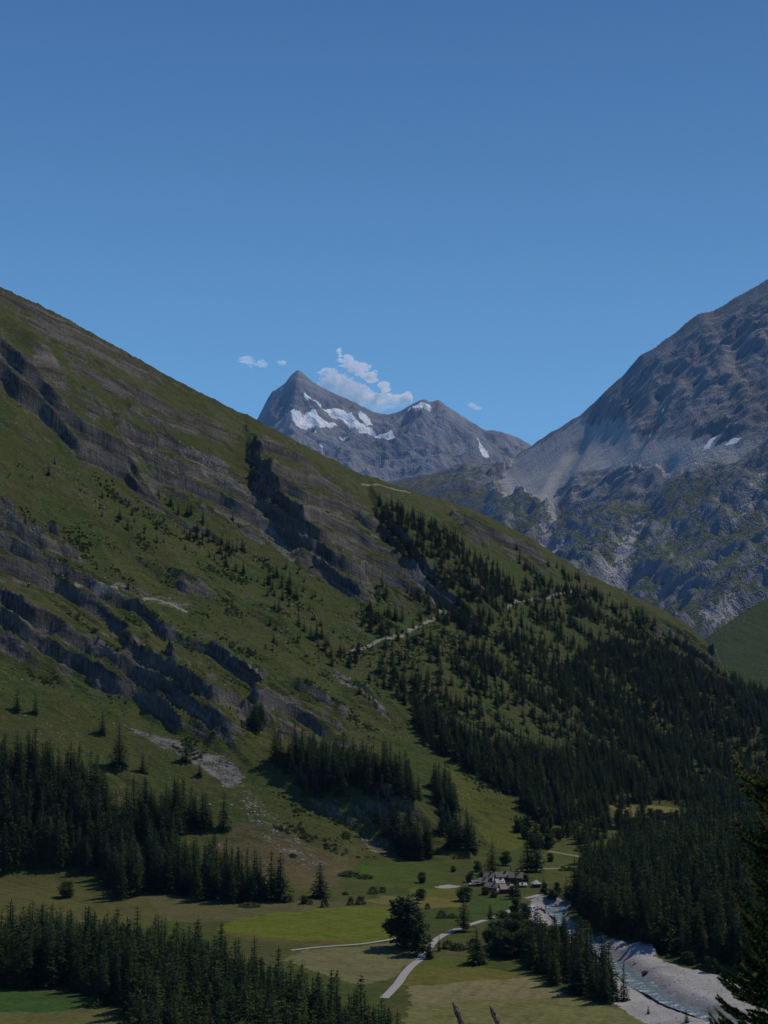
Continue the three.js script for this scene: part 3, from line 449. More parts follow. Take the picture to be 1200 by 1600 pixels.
function coniferCrown({ r = 3.2, low = 0.1, layers = 24, droop = 0.35, dens = 1, size = 0.62, power = 0.9, lean = 0 }) { // 20 m tall
  const T = new Tris(), H = 20;
  for (let i = 0; i < layers; i++) {
    const t = (i + rr(-0.3, 0.3)) / layers, y0 = H * lerp(low, 0.985, t), R = r * Math.pow(1 - t, power) * rr(0.82, 1.14) + 0.22, nb = Math.round((4 + 6 * (1 - t)) * dens), a0 = rr(0, 6.28);
    for (let k = 0; k < nb; k++) {
      const a = a0 + k / nb * 6.283 + rr(-0.35, 0.35), L = R * rr(0.62, 1.12), up = lerp(-droop, 0.35, t * t), n = Math.max(3, Math.round(L * 2.3 * dens));
      for (let m = 0; m < n; m++) { const s = (m + rr(0.2, 1)) / n, w = 0.34 * L * (1 - 0.55 * s), j = rr(-w, w), c = [Math.cos(a) * L * s - Math.sin(a) * j + lean * y0, y0 + up * L * s * s - 0.05 * L + rr(-0.16, 0.16), Math.sin(a) * L * s + Math.cos(a) * j]; tuft(T, c, [Math.cos(a) * 0.8, -0.35, Math.sin(a) * 0.8], size * (0.65 + 0.5 * (1 - t)), 0.62); }
    }
  }
  for (let k = 0; k < 5; k++) T.tri([-0.14 + lean * 19, 18.6 + k * 0.1, rr(-0.1, 0.1)], [0.14 + lean * 19, 18.7 + k * 0.1, rr(-0.1, 0.1)], [rr(-0.05, 0.05) + lean * 20, 20.4, rr(-0.05, 0.05)]);
  return T.geo();
}
function trunkGeo(h, r) { const g = new THREE.CylinderGeometry(r * 0.25, r, h, 7, 3); g.translate(0, h / 2 - 0.5, 0); return g; }
function leafCrown({ h = 9, r = 3.2, low = 0.28, clumps = 15, per = 95, size = 0.42 }) {
  const T = new Tris(), C = [];
  for (let k = 0; k < clumps; k++) { const t = rr(low + 0.08, 0.9), w = Math.sin(Math.PI * clamp((t - low) / (1 - low) * 0.86 + 0.12)), a = rr(0, 6.28), q = r * w * Math.sqrt(rnd()) * 0.72; C.push([Math.cos(a) * q, h * t, Math.sin(a) * q, r * rr(0.3, 0.5)]); }
  for (const [x, y, z, q] of C) for (let k = 0; k < per; k++) { const a = rr(0, 6.28), c = rr(-1, 1), s = Math.sqrt(1 - c * c), d = q * Math.cbrt(rr(0.25, 1)), o = [Math.cos(a) * s, c, Math.sin(a) * s]; tuft(T, [x + o[0] * d, y + o[1] * d * 0.8, z + o[2] * d], o, size, 0.15); }
  return T.geo();
}
function shrubCrown({ r = 1.5, h = 1.5, per = 340, size = 0.24 }) { const T = new Tris(); for (let k = 0; k < per; k++) { const a = rr(0, 6.28), c = rr(0.02, 1), s = Math.sqrt(1 - c * c), d = Math.cbrt(rr(0.3, 1)) * rr(0.8, 1.1), o = [Math.cos(a) * s, c, Math.sin(a) * s]; tuft(T, [o[0] * r * d, o[1] * h * d, o[2] * r * d], o, size, 0.2); } return T.geo(); }
const CON = [ // tall spruce, broad spruce, loose larch, young cone, round-topped larch
  { crown: coniferCrown({ r: 3.5, layers: 26, power: 0.82, size: 0.7 }), trunk: trunkGeo(19, 0.34) },
  { crown: coniferCrown({ r: 4.4, layers: 25, power: 0.78, low: 0.05, size: 0.75 }), trunk: trunkGeo(19, 0.4) },
  { crown: coniferCrown({ r: 4.0, layers: 22, low: 0.14, droop: 0.15, dens: 0.9, power: 0.66, lean: 0.008, size: 0.75 }), trunk: trunkGeo(19, 0.36) },
  { crown: coniferCrown({ r: 3.9, layers: 26, low: 0.03, power: 0.95, size: 0.68 }), trunk: trunkGeo(19, 0.3) },
  { crown: coniferCrown({ r: 3.8, layers: 24, low: 0.12, dens: 0.95, power: 0.55, lean: -0.01, size: 0.75 }), trunk: trunkGeo(19, 0.38) },
];
const LEAF = [{ crown: leafCrown({ low: 0.1, clumps: 26, per: 75 }), trunk: trunkGeo(6, 0.22) }, { crown: leafCrown({ h: 8.5, r: 3.8, clumps: 30, low: 0.06, per: 70 }), trunk: trunkGeo(5, 0.24) }, { crown: leafCrown({ h: 9.5, r: 2.8, clumps: 28, low: 0.06, per: 70 }), trunk: trunkGeo(7, 0.2) }];
const SHR = [shrubCrown({}), shrubCrown({ r: 1.9, h: 1.2, per: 380 }), shrubCrown({ r: 1.3, h: 1.8 })];
const leafy = (c) => std(c, 1, { physical: true, transmission: 0.14, thickness: 0, specularIntensity: 0.1 });
const conTone = [[0.025, 0.048, 0.016], [0.032, 0.058, 0.017], [0.022, 0.044, 0.019], [0.054, 0.076, 0.019], [0.034, 0.052, 0.016]];
const leafTone = [[0.050, 0.072, 0.024], [0.060, 0.080, 0.026], [0.044, 0.066, 0.028]];
const conMat = conTone.map(leafy), leafMat = leafTone.map(leafy), bark = std([0.085, 0.065, 0.05], 1);

const trees = [];                                               // {kind, x, y, z, h, w, v, turn, tone, stand, label?}
function addTree(kind, x, z, h, stand, o = {}) { const n = kind === 'con' ? CON.length : LEAF.length; trees.push({ kind, x, z, y: hAt(x, z) - 0.25, h, w: o.w ?? rr(0.74, 1.3), v: o.v ?? (rnd() * n) | 0, turn: rr(0, 6.28), tone: (rnd() * (kind === 'con' ? 5 : 3)) | 0, stand, label: o.label }); }
function seen(x, y, z, up = 8) { const n = 60, d = -z; for (let i = 1; i < n; i++) { const t = i / n; if (t * d < 250) continue; if (hAt(x * t, z * t) > (y + up) * t + 0.5) return false; } return true; }
const pixArea = (list) => list.map((p) => ({ p, b: boxOf(p) }));
function scatter(kind, stand, pix, gap, hMin, hMax, keep, zr, o = {}) { // trees whose feet stand in an area of the picture
  const A = pixArea(pix), [z0, z1, x0, x1] = zr;
  for (let z = z0; z < z1; z += gap) for (let x = x0; x < x1; x += gap) {
    const X = x + rr(-0.48, 0.48) * gap, Z = z + rr(-0.48, 0.48) * gap, k = typeof keep === 'function' ? keep(X, Z) : keep; if (rnd() > k) continue;
    const y = hAt(X, Z), q = project(X, y, Z), a = hit(A, q[0] + 7 * noise(X / 14, Z / 14), q[1] + 5 * noise(X / 14 + 9, Z / 14)); if (!a) continue;
    if (o.slope && slopeAt(X, Z) > o.slope) continue; if (!seen(X, y, Z, 16)) continue;
    addTree(kind, X, Z, rr(hMin, hMax) * (rnd() < 0.25 ? rr(0.5, 0.8) : 1), stand, { ...o, v: o.vs ? o.vs[(rnd() * o.vs.length) | 0] : undefined });
  }
}
const VAL = [-1000, -380, -300, 260];
const stands = {
  corner: ['conifer of the bottom left wood', 'conifers of the bottom left wood'],
  upper: ['conifer at the foot of the left hillside', 'conifers at the foot of the left hillside'],
  knoll: ['conifer on the rocky knoll', 'conifers on the rocky knoll'],
  copse: ['conifer of the riverside copse', 'conifers of the riverside copse'],
  bank: ['conifer in the right bank forest', 'conifers on the right river bank'],
  spur: ['conifer on the wooded spur', 'conifers on the wooded spur'],
  slope: ['conifer high on the left hillside', 'scattered conifers on the left hillside'],
  village: ['conifer on the meadow behind the hamlet', 'conifers around the hamlet'],
};
scatter('con', 'corner', [[[-200, 1478], [90, 1482], [180, 1498], [330, 1522], [420, 1576], [520, 1610], [600, 1652], [655, 1715], [640, 1950], [60, 1950], [200, 1650], [225, 1600], [160, 1566], [100, 1546], [-200, 1542]]], 4.0, 13, 20, 0.92, [-640, -310, -190, 40], { vs: [0, 1, 2, 3, 4, 4] });
scatter('con', 'upper', [[[-200, 1196], [0, 1200], [100, 1206], [170, 1248], [178, 1300], [205, 1330], [215, 1398], [190, 1408], [150, 1364], [80, 1357], [0, 1370], [-200, 1375]]], 4.3, 16, 24, 0.88, VAL);
scatter('con', 'upper', [[[195, 1278], [240, 1272], [285, 1278], [350, 1295], [355, 1303], [300, 1304], [268, 1335], [200, 1318]], [[228, 1350], [300, 1362], [380, 1386], [446, 1402], [446, 1410], [400, 1411], [372, 1416], [345, 1410], [310, 1408], [245, 1396], [225, 1380]]], 4.3, 14, 22, 0.82, VAL);
scatter('con', 'knoll', [[[412, 1190], [480, 1182], [560, 1192], [640, 1228], [652, 1252], [600, 1262], [560, 1244], [500, 1258], [450, 1238]], [[575, 1285], [640, 1296], [690, 1338], [640, 1346], [598, 1318]], [[676, 1225], [705, 1240], [714, 1292], [688, 1296]], [[690, 1300], [715, 1300], [745, 1330], [715, 1338]], [[395, 1120], [412, 1120], [412, 1150], [398, 1150]]], 4.4, 12, 20, 0.85, VAL);
scatter('con', 'copse', [[[830, 1478], [870, 1482], [905, 1500], [940, 1516], [952, 1540], [986, 1576], [955, 1573], [880, 1548], [820, 1515]]], 4.4, 11, 17, 0.9, VAL, { vs: [0, 1, 3, 3] });
scatter('con', 'bank', [[[893, 1412], [912, 1446], [945, 1456], [1000, 1472], [1040, 1492], [1100, 1512], [1240, 1530], [1300, 1250], [1200, 1255], [1120, 1282], [1060, 1300], [1000, 1335], [930, 1372], [900, 1390]]], 4.3, 13, 20, 0.93, [-1000, -480, 60, 330]);
const SPUR = [-1720, -860, -80, 470], nz = (s, lo, hi) => (x, z) => ss(lo, hi, fbm(x / s, z / s + 33, 3));
scatter('con', 'spur', [[[1010, 1010], [1120, 1062], [1230, 1100], [1230, 1262], [1080, 1262], [1000, 1192], [910, 1120], [860, 1062], [930, 1010]]], 4.8, 9, 15, (x, z) => 0.45 + 0.5 * ss(-0.25, 0.2, fbm(x / 45, z / 45 + 33, 3)), SPUR);
scatter('con', 'spur', [[[640, 1108], [700, 1132], [780, 1170], [860, 1182], [950, 1172], [1020, 1225], [1065, 1245], [960, 1262], [900, 1290], [850, 1292], [795, 1245], [700, 1190], [650, 1150]]], 4.6, 11, 17, (x, z) => 0.55 + 0.45 * ss(-0.25, 0.1, fbm(x / 45, z / 45 + 3, 3)), SPUR);
scatter('con', 'spur', [[[690, 955], [760, 960], [830, 1008], [890, 1070], [900, 1110], [850, 1080], [780, 1015], [720, 985]], [[583, 775], [640, 805], [720, 850], [790, 905], [810, 945], [730, 945], [660, 905], [602, 850]]], 4.8, 7, 13, 0.6, SPUR);
scatter('con', 'spur', [[[800, 855], [860, 885], [940, 932], [1000, 958], [1080, 1010], [1000, 1005], [900, 955], [820, 905]], [[430, 950], [520, 1000], [500, 1020], [440, 990]], [[560, 1030], [680, 1080], [760, 1120], [700, 1120], [600, 1070]], [[700, 1000], [830, 1060], [1000, 1170], [860, 1150], [700, 1070]]], 5, 6, 12, nz(34, -0.2, 0.25), SPUR);
scatter('con', 'spur', [[[600, 900], [760, 905], [950, 925], [1120, 1045], [1220, 1095], [1220, 1262], [960, 1262], [800, 1210], [640, 1110], [540, 1040]]], 5, 5, 12, (x, z) => 0.10 + 0.75 * ss(-0.1, 0.22, fbm(x / 32 + 8, z / 32 + 60, 3)), SPUR);
scatter('con', 'slope', [[[205, 760], [250, 770], [340, 840], [450, 905], [480, 950], [420, 925], [320, 865], [210, 785]], [[500, 1010], [560, 1030], [540, 1060], [505, 1040]]], 5, 5, 10, nz(24, -0.2, 0.25), [-1400, -700, -330, 60]);
scatter('con', 'slope', [[[0, 600], [200, 720], [420, 850], [560, 960], [700, 1000], [560, 1100], [420, 1060], [200, 920], [0, 800]], [[620, 780], [860, 880], [700, 900]]], 9, 3, 8, nz(40, 0.0, 0.5), [-1650, -700, -330, 120]);
scatter('con', 'village', [[[870, 1300], [960, 1285], [1040, 1300], [1000, 1320], [900, 1318]], [[905, 1340], [1000, 1330], [1000, 1350], [910, 1385]]], 7, 12, 18, nz(20, -0.2, 0.3), VAL);
// broadleaf thickets
const leafStands = { copse: ['broadleaf tree of the riverside copse', 'broadleaf trees of the riverside copse'], hamlet: ['broadleaf tree behind the hamlet', 'broadleaf trees behind the hamlet'], edge: ['broadleaf tree along the river bank', 'broadleaf trees along the river bank'] };
scatter('leaf', 'copse', [[[765, 1468], [800, 1455], [840, 1462], [900, 1494], [860, 1510], [800, 1505], [770, 1492]]], 5, 7, 11, 0.8, VAL);
scatter('con', 'copse', [[[770, 1470], [840, 1475], [830, 1505], [790, 1500]]], 8, 9, 14, 0.5, VAL);
scatter('leaf', 'hamlet', [[[800, 1285], [850, 1292], [900, 1295], [880, 1322], [840, 1330], [815, 1318]], [[955, 1282], [1080, 1262], [1090, 1280], [1030, 1300], [970, 1300]]], 6, 4, 8, 0.6, VAL);
scatter('leaf', 'edge', [[[905, 1452], [940, 1460], [1000, 1476], [1050, 1500], [1110, 1520], [1110, 1512], [1040, 1488], [960, 1462], [900, 1440]], [[848, 1392], [880, 1394], [880, 1402], [850, 1402]]], 4, 3, 6, 0.75, VAL);
// trees one can point at: [kind, foot x, foot y, top y, variant, label]
const lone = [
  ['con', 752, 1371, 1345, 0, 'slim conifer behind the low dark barn', 1], ['leaf', 800, 1400, 1384, 0, 'leafy tree in front of the reddish roof', 1.2], ['leaf', 822, 1384, 1366, 2, 'light green tree beside the tall dark gable', 1.0], ['leaf', 771, 1402, 1391, 1, 'low round tree below the front houses', 1.5], ['con', 798, 1378, 1352, 3, 'dark conifer between the two back roofs', 1], ['leaf', 735, 1378, 1362, 1, 'round tree at the left end of the hamlet', 1.2], ['con', 850, 1380, 1368, 3, 'little conifer on the meadow right of the pyramid roof', 1], ['leaf', 862, 1404, 1388, 1, 'dark round tree at the top of the riverbed', 1.6], ['leaf', 818, 1440, 1412, 0, 'leafy tree at the upper left edge of the riverbed gravel', 1.3], ['leaf', 806, 1430, 1404, 2, 'leafy tree beside the road end above the copse', 1.2],
  ['con', 745, 1506, 1452, 1, 'broad dark conifer alone in the meadow right of the pale road', 1.5], ['con', 725, 1455, 1398, 2, 'tall dark conifer beside the road, nearest the dark green field', 1.25],
  ['leaf', 635, 1482, 1404, 2, 'tall rounded broadleaf tree at the right end of the bright green field', 1.4], ['con', 655, 1492, 1418, 4, 'tall dense conifer where the road meets the farm track', 1.5], ['con', 671, 1498, 1458, 0, 'small slim conifer just right of the road bend', 1],
  ['con', 686, 1486, 1460, 3, 'slim young conifer on the meadow just right of the road', 0.9], ['con', 766, 1436, 1411, 1, 'small conifer beside the road below the dark green field', 1.2],
  ['con', 500, 1402, 1349, 1, 'broad conifer standing alone above the bright green field', 1.5], ['leaf', 660, 1379, 1361, 1, 'small round tree on the meadow left of the pale plot', 1.1], ['leaf', 657, 1406, 1387, 1, 'small round tree below the pale plot on the yellow meadow', 1.2],
  ['con', 160, 1146, 1111, 3, 'lone conifer on the open left slope, highest of the three below the cliffs', 1.2], ['con', 186, 1196, 1131, 1, 'tallest lone conifer on the open left slope below the cliffs', 1.15], ['con', 223, 1207, 1174, 3, 'lone conifer on the left slope just below the scree streak', 1.3],
  ['con', 27, 1112, 1078, 0, 'leftmost of two conifers standing on the open slope at the left edge', 1.1], ['con', 55, 1115, 1082, 3, 'right one of two conifers on the open slope at the left edge', 1], ['con', 290, 1190, 1155, 1, 'conifer growing in the middle of the scree streak', 1.3], ['con', 312, 1212, 1190, 3, 'small conifer at the lower edge of the scree streak', 1.4],
  ['con', 824, 1362, 1296, 0, 'left one of the tall conifer pair behind the hamlet', 1.15], ['con', 838, 1362, 1300, 4, 'right one of the tall conifer pair behind the hamlet', 1.1], ['con', 769, 1366, 1316, 2, 'tall loose conifer just behind the left houses of the hamlet', 1.3],
  ['con', 806, 1404, 1358, 0, 'slim dark conifer in front of the hamlet houses', 1], ['con', 885, 1405, 1370, 3, 'conifer at the top of the riverbed beside the bank forest', 1.2], ['leaf', 726, 1408, 1384, 1, 'broad tree on the meadow left of the dark green field', 1.4],
  ['con', 1013, 1584, 1571, 3, 'tiny conifer at the edge of the gravel, left of its neighbour', 1.4], ['con', 1073, 1598, 1577, 3, 'small conifer on the gravel near the bottom edge', 1.3], ['con', 892, 1290, 1262, 0, 'conifer at the left corner of the tan hillside field', 1], ['con', 201, 1590, 1490, 0, 'conifer in front of the bottom left wood casting a shadow on the field', 1],
  ['leaf', 758, 1398, 1384, 1, 'round tree just below the left houses of the hamlet', 1.3], ['leaf', 745, 1362, 1345, 0, 'small tree left of the hamlet below the rocky knoll', 1.2], ['leaf', 708, 1362, 1352, 1, 'low round tree at the foot of the knoll, left of the hamlet', 1.2], ['leaf', 790, 1352, 1330, 0, 'broadleaf tree behind the long brown roof', 1.3], ['leaf', 860, 1346, 1332, 1, 'round tree on the meadow right of the tall conifer pair', 1.1],
  ['leaf', 475, 1412, 1398, 1, 'small round tree at the back corner of the bright green field', 1.2], ['leaf', 105, 1402, 1376, 1, 'round pale tree on the tan strip below the left wood', 1.3], ['leaf', 775, 1480, 1440, 0, 'leafy tree at the left end of the riverside copse', 1.5],
];
for (const [kind, px, py, top, v, label, w] of lone) { const g = cast(px, py, hAt); if (!g) continue; const d = Math.hypot(g[0], g[1]); addTree(kind, g[0], g[1], Math.max(1.5, (py - top) / F * d * 1.02), null, { v, w, label }); }

// which of them show largest in the picture: a small depth buffer of their outlines
{
  const w = 400, h = 534, Z = new Float32Array(w * h).fill(1e9), id = new Int32Array(w * h).fill(-1);
  trees.forEach((t, n) => { const a = project(t.x, t.y, t.z), b = project(t.x, t.y + t.h, t.z), s = w / 1200, r = (t.kind === 'con' ? 0.16 : 0.4) * t.h * t.w * F / -t.z * s, d = -t.z;
    t.px = a; t.size = (a[1] - b[1]);
    for (let y = Math.max(0, b[1] * s | 0); y <= Math.min(h - 1, a[1] * s); y++) { const k = (y - b[1] * s) / ((a[1] - b[1]) * s), q = t.kind === 'con' ? r * k : r * Math.sin(Math.PI * clamp(k * 0.9 + 0.05)); for (let x = Math.max(0, a[0] * s - q | 0); x <= Math.min(w - 1, a[0] * s + q); x++) if (d < Z[y * w + x]) { Z[y * w + x] = d; id[y * w + x] = n; } } });
  for (const t of trees) t.show = 0; for (const n of id) if (n >= 0) trees[n].show++;
}
console.log('trees', trees.length);
const ORD = ['first', 'second', 'third', 'fourth', 'fifth', 'sixth', 'seventh', 'eighth', 'ninth', 'tenth', 'eleventh', 'twelfth', 'thirteenth', 'fourteenth', 'fifteenth'];
function rankLabels(list, st) { // front to back rows of a stand, then from the left within a row
  for (const k in st) { const own = list.filter((t) => t.stand === k).sort((a, b) => b.px[1] - a.px[1]), n = Math.max(1, Math.ceil(own.length / 13)), per = Math.ceil(own.length / n);
    for (let r = 0; r < n; r++) own.slice(r * per, (r + 1) * per).sort((a, b) => a.px[0] - b.px[0]).forEach((t, i) => { t.place = `${t.h > 20 ? 'tall' : t.w > 1.02 ? 'broad' : 'slim'} ${st[k][0]}, ${ORD[i]} from left${n > 1 ? ', ' + (r === 0 ? 'front' : r === n - 1 ? 'back' : ORD[r]) + ' row' : ''}`; }); }
}
function single(t) {
  const A = (t.kind === 'con' ? CON : LEAF)[t.v], s = t.kind === 'con' ? t.h / 20 : t.h / 9, g = new THREE.Group();
  g.name = numbered(t.kind === 'con' ? 'conifer_tree' : 'broadleaf_tree'); g.position.set(t.x, t.y, t.z); g.rotation.y = t.turn; g.scale.set(s * t.w, s, s * t.w);
  mesh('trunk', A.trunk, bark, g); mesh('crown', A.crown, (t.kind === 'con' ? conMat : leafMat)[t.tone], g); scene.add(g);
  const st = t.stand && (t.kind === 'con' ? stands : leafStands)[t.stand];
  tag(g, t.label ?? t.place, t.kind === 'con' ? 'conifer' : 'tree', t.label ? undefined : st[1]);
}
const M4 = new THREE.Matrix4(), Q4 = new THREE.Quaternion(), V4 = new THREE.Vector3(), S4 = new THREE.Vector3(), UPV = new THREE.Vector3(0, 1, 0), C4 = new THREE.Color();
const white = std([1, 1, 1], 1, { physical: true, transmission: 0.14, thickness: 0, specularIntensity: 0.1 });
for (const kind of ['con', 'leaf']) {
  const all = trees.filter((t) => t.kind === kind), named = all.filter((t) => t.label), rest = all.filter((t) => !t.label && t.px[0] > -10 && t.px[0] < 1210).sort((a, b) => b.show - a.show);
  const pick = rest.slice(0, Math.max(0, 296 - named.length)).filter((t) => t.show > 4); named.forEach(single);
  rankLabels(pick, kind === 'con' ? stands : leafStands); pick.forEach(single);
  const gone = new Set([...named, ...pick]), left = all.filter((t) => !gone.has(t)), A = kind === 'con' ? CON : LEAF, tones = kind === 'con' ? conTone : leafTone;
  const G = new THREE.Group(); G.name = kind === 'con' ? 'conifer_forest' : 'broadleaf_thicket'; tag(G, kind === 'con' ? 'dense dark conifer forest covering the lower slopes and banks' : 'broadleaf thicket along the bank and behind the hamlet', kind === 'con' ? 'forest' : 'thicket', null, 'stuff'); scene.add(G);
  A.forEach((a, v) => { const own = left.filter((t) => t.v === v); if (!own.length) return;
    for (const part of ['trunk', 'crown']) { const im = new THREE.InstancedMesh(a[part], part === 'crown' ? white : bark, own.length); im.name = part; own.forEach((t, i) => { const s = kind === 'con' ? t.h / 20 : t.h / 9; im.setMatrixAt(i, M4.compose(V4.set(t.x, t.y, t.z), Q4.setFromAxisAngle(UPV, t.turn), S4.set(s * t.w, s, s * t.w))); if (part === 'crown') { const c = tones[t.tone], q = 0.72 + 0.6 * ((i * 0.618) % 1); im.setColorAt(i, C4.setRGB(c[0] * q, c[1] * q, c[2] * q)); } }); put(im, G); im.userData.kind = 'stuff'; } });
}

// shrubs: those one can point at, then the scrub of the slopes
function shrub(px, py, w, h, v, label, group) { const g = cast(px, py, hAt); if (!g) return; const d = Math.hypot(...g), s = w / F * d / 3.2; const o = mesh('shrub', SHR[v], leafMat[(px | 0) % 3]); o.position.set(g[0], hAt(...g) - 0.1, g[1]); o.rotation.y = px; o.scale.set(s, s * h, s); tag(o, label, 'shrub', group); }
for (const [px, py, w, h, v, label] of [
  [690, 1434, 18, 1.3, 0, 'dark round bush on the meadow below the yellow strip, left of two'], [706, 1434, 15, 1.1, 1, 'dark round bush on the meadow below the yellow strip, right of two'], [668, 1420, 11, 1.4, 2, 'small bush beside the tall broadleaf tree at the field end'],
  [548, 1414, 14, 1.6, 2, 'tall bush in the hedge behind the bright green field, leftmost of three'], [563, 1413, 18, 1.5, 0, 'bush in the hedge behind the bright green field, middle of three'], [583, 1396, 18, 1.2, 0, 'bush in the hedge behind the bright green field, rightmost of three'], [598, 1394, 14, 1.3, 0, 'dark bush at the right end of the hedge row on the slope'],
  [507, 1417, 16, 1.6, 2, 'rounded bush at the foot of the lone broad conifer'], [485, 1413, 10, 1.4, 0, 'little bush left of the lone broad conifer'], [540, 1398, 10, 1.2, 1, 'small bush on the slope above the hedge'], [545, 1368, 30, 0.6, 1, 'low spreading bush on the upper green meadow'], [570, 1372, 24, 0.6, 1, 'low spreading bush right of its twin on the upper green meadow'],
  [458, 1338, 12, 1.0, 1, 'small dark bush on the dry slope above the meadow'], [540, 1308, 18, 1.1, 0, 'bush at the base of the knoll on the dry slope'], [390, 1416, 30, 0.5, 1, 'low bush under the last conifers of the left wood'], [365, 1372, 14, 1.0, 0, 'round bush at the right end of the left wood'], [735, 1488, 12, 1.0, 0, 'little bush left of the lone meadow conifer'], [700, 1482, 22, 1.2, 0, 'rounded bush between the road and the copse'], [716, 1484, 24, 1.1, 1, 'broad bush at the left tip of the copse'], [740, 1482, 26, 1.2, 0, 'leafy bush touching the riverside copse'],
  [150, 1572, 34, 0.9, 1, 'grey green bush at the corner of the front left field'], [172, 1568, 26, 1.0, 0, 'rounded bush below the bottom left wood beside the field'], [20, 1540, 40, 0.7, 1, 'low bush at the left edge in front of the wood'], [880, 1360, 14, 1.0, 0, 'bush on the meadow right of the hamlet, left of two'], [892, 1360, 14, 1.1, 1, 'bush on the meadow right of the hamlet, right of two'], [1040, 1316, 20, 0.6, 1, 'low dark bush on the meadow before the tan field'], [905, 1330, 16, 1.2, 0, 'bush on the back meadow among the scattered trees'],
]) shrub(px, py, w, h, v, label);
{
  const list = []; const D = (x, z) => ss(0.0, 0.4, fbm(x / 30 + 60, z / 30, 3));
  const A = pixArea([[[0, 700], [200, 740], [420, 830], [560, 900], [700, 960], [800, 900], [900, 920], [1100, 1020], [1200, 1100], [1200, 1250], [1000, 1260], [800, 1240], [640, 1150], [560, 1180], [420, 1150], [380, 1220], [200, 1140], [0, 1090], [0, 1000], [180, 1080], [260, 1080], [0, 880]], [[0, 560], [200, 650], [400, 720], [560, 760], [700, 800], [860, 880], [700, 860], [400, 820], [200, 720], [0, 640]], [[380, 1210], [520, 1280], [640, 1340], [540, 1340], [420, 1290]], [[690, 1190], [780, 1270], [830, 1320], [880, 1300], [800, 1240]], [[690, 1215], [740, 1280], [790, 1330], [770, 1340], [700, 1300], [670, 1230]]]);
  for (let z = -1680; z < -720; z += 1.55) for (let x = -340; x < 440; x += 1.55) { const X = x + rr(-0.9, 0.9), Z = z + rr(-0.9, 0.9), k = D(X, Z); if (rnd() > 0.05 + 0.5 * k) continue; const y = hAt(X, Z), q = project(X, y, Z), a = hit(A, q[0], q[1]); if (!a || slopeAt(X, Z) > 1.1 || !seen(X, y, Z, 3)) continue; list.push([X, y - 0.15, Z, rr(0.18, 0.85) * (0.6 + 0.6 * k) * (a === A[1] ? 0.6 : 1)]); }
  const G = new THREE.Group(); G.name = 'hillside_scrub'; tag(G, 'low green scrub scattered over the left hillside', 'scrub', null, 'stuff'); scene.add(G);
  SHR.forEach((geo, v) => { const own = list.filter((_, i) => i % 3 === v), im = new THREE.InstancedMesh(geo, white, own.length); im.name = 'crown'; own.forEach(([x, y, z, s], i) => { im.setMatrixAt(i, M4.compose(V4.set(x, y, z), Q4.setFromAxisAngle(UPV, i), S4.set(s, s * 0.85, s))); const q = 0.75 + 0.5 * rnd(), c = rnd() < 0.5 ? [0.056, 0.080, 0.026] : [0.075, 0.096, 0.028]; im.setColorAt(i, C4.setRGB(c[0] * q, c[1] * q, c[2] * q)); }); put(im, G); im.userData.kind = 'stuff'; });
  console.log('scrub', list.length);
}
// boulders and rubble
{
  const base = new THREE.IcosahedronGeometry(1, 1), p = base.attributes.position; for (let i = 0; i < p.count; i++) { const x = p.getX(i), y = p.getY(i), z = p.getZ(i), s = 0.8 + 0.35 * noise(x * 1.7 + 5, z * 1.7 + y * 1.3); p.setXYZ(i, x * s * 1.2, y * s * 0.75, z * s); } base.computeVertexNormals();
  const stone = std([0.3, 0.285, 0.26], 1), list = [], S = screes.map((f) => f);
  for (const f of S) { const n = ((f.b[1] - f.b[0]) * (f.b[3] - f.b[2]) / 26) | 0; for (let k = 0; k < n; k++) { const x = rr(f.b[0], f.b[1]), z = rr(f.b[2], f.b[3]); if (inPoly(f.p, x, z)) list.push([x, z, rr(0.2, 0.75)]); } }
  for (let k = 0; k < 2600; k++) { const x = rr(gravelBox[0], gravelBox[1]), z = rr(gravelBox[2], gravelBox[3]); if (inPoly(gravel, x, z)) list.push([x, z, rr(0.1, 0.32) * (rnd() < 0.06 ? 2 : 1)]); }
  for (let k = 0; k < 5000; k++) { const x = rr(-330, 330), z = rr(-1500, -720); if (hillAmount(x, z) > 0.5 && rnd() < ss(0.0, 0.5, fbm(x / 25 + 90, z / 25, 2))) list.push([x, z, rr(0.25, 0.9)]); }
  const im = new THREE.InstancedMesh(base, stone, list.length); im.name = 'loose_boulders'; list.forEach(([x, z, s], i) => im.setMatrixAt(i, M4.compose(V4.set(x, hAt(x, z) + s * 0.1, z), Q4.setFromAxisAngle(UPV, i * 2.4), S4.set(s, s, s)))); put(im); tag(im, 'loose pale boulders strewn over slopes and riverbed', 'boulders', null, 'stuff');
}
console.log('vegetation');

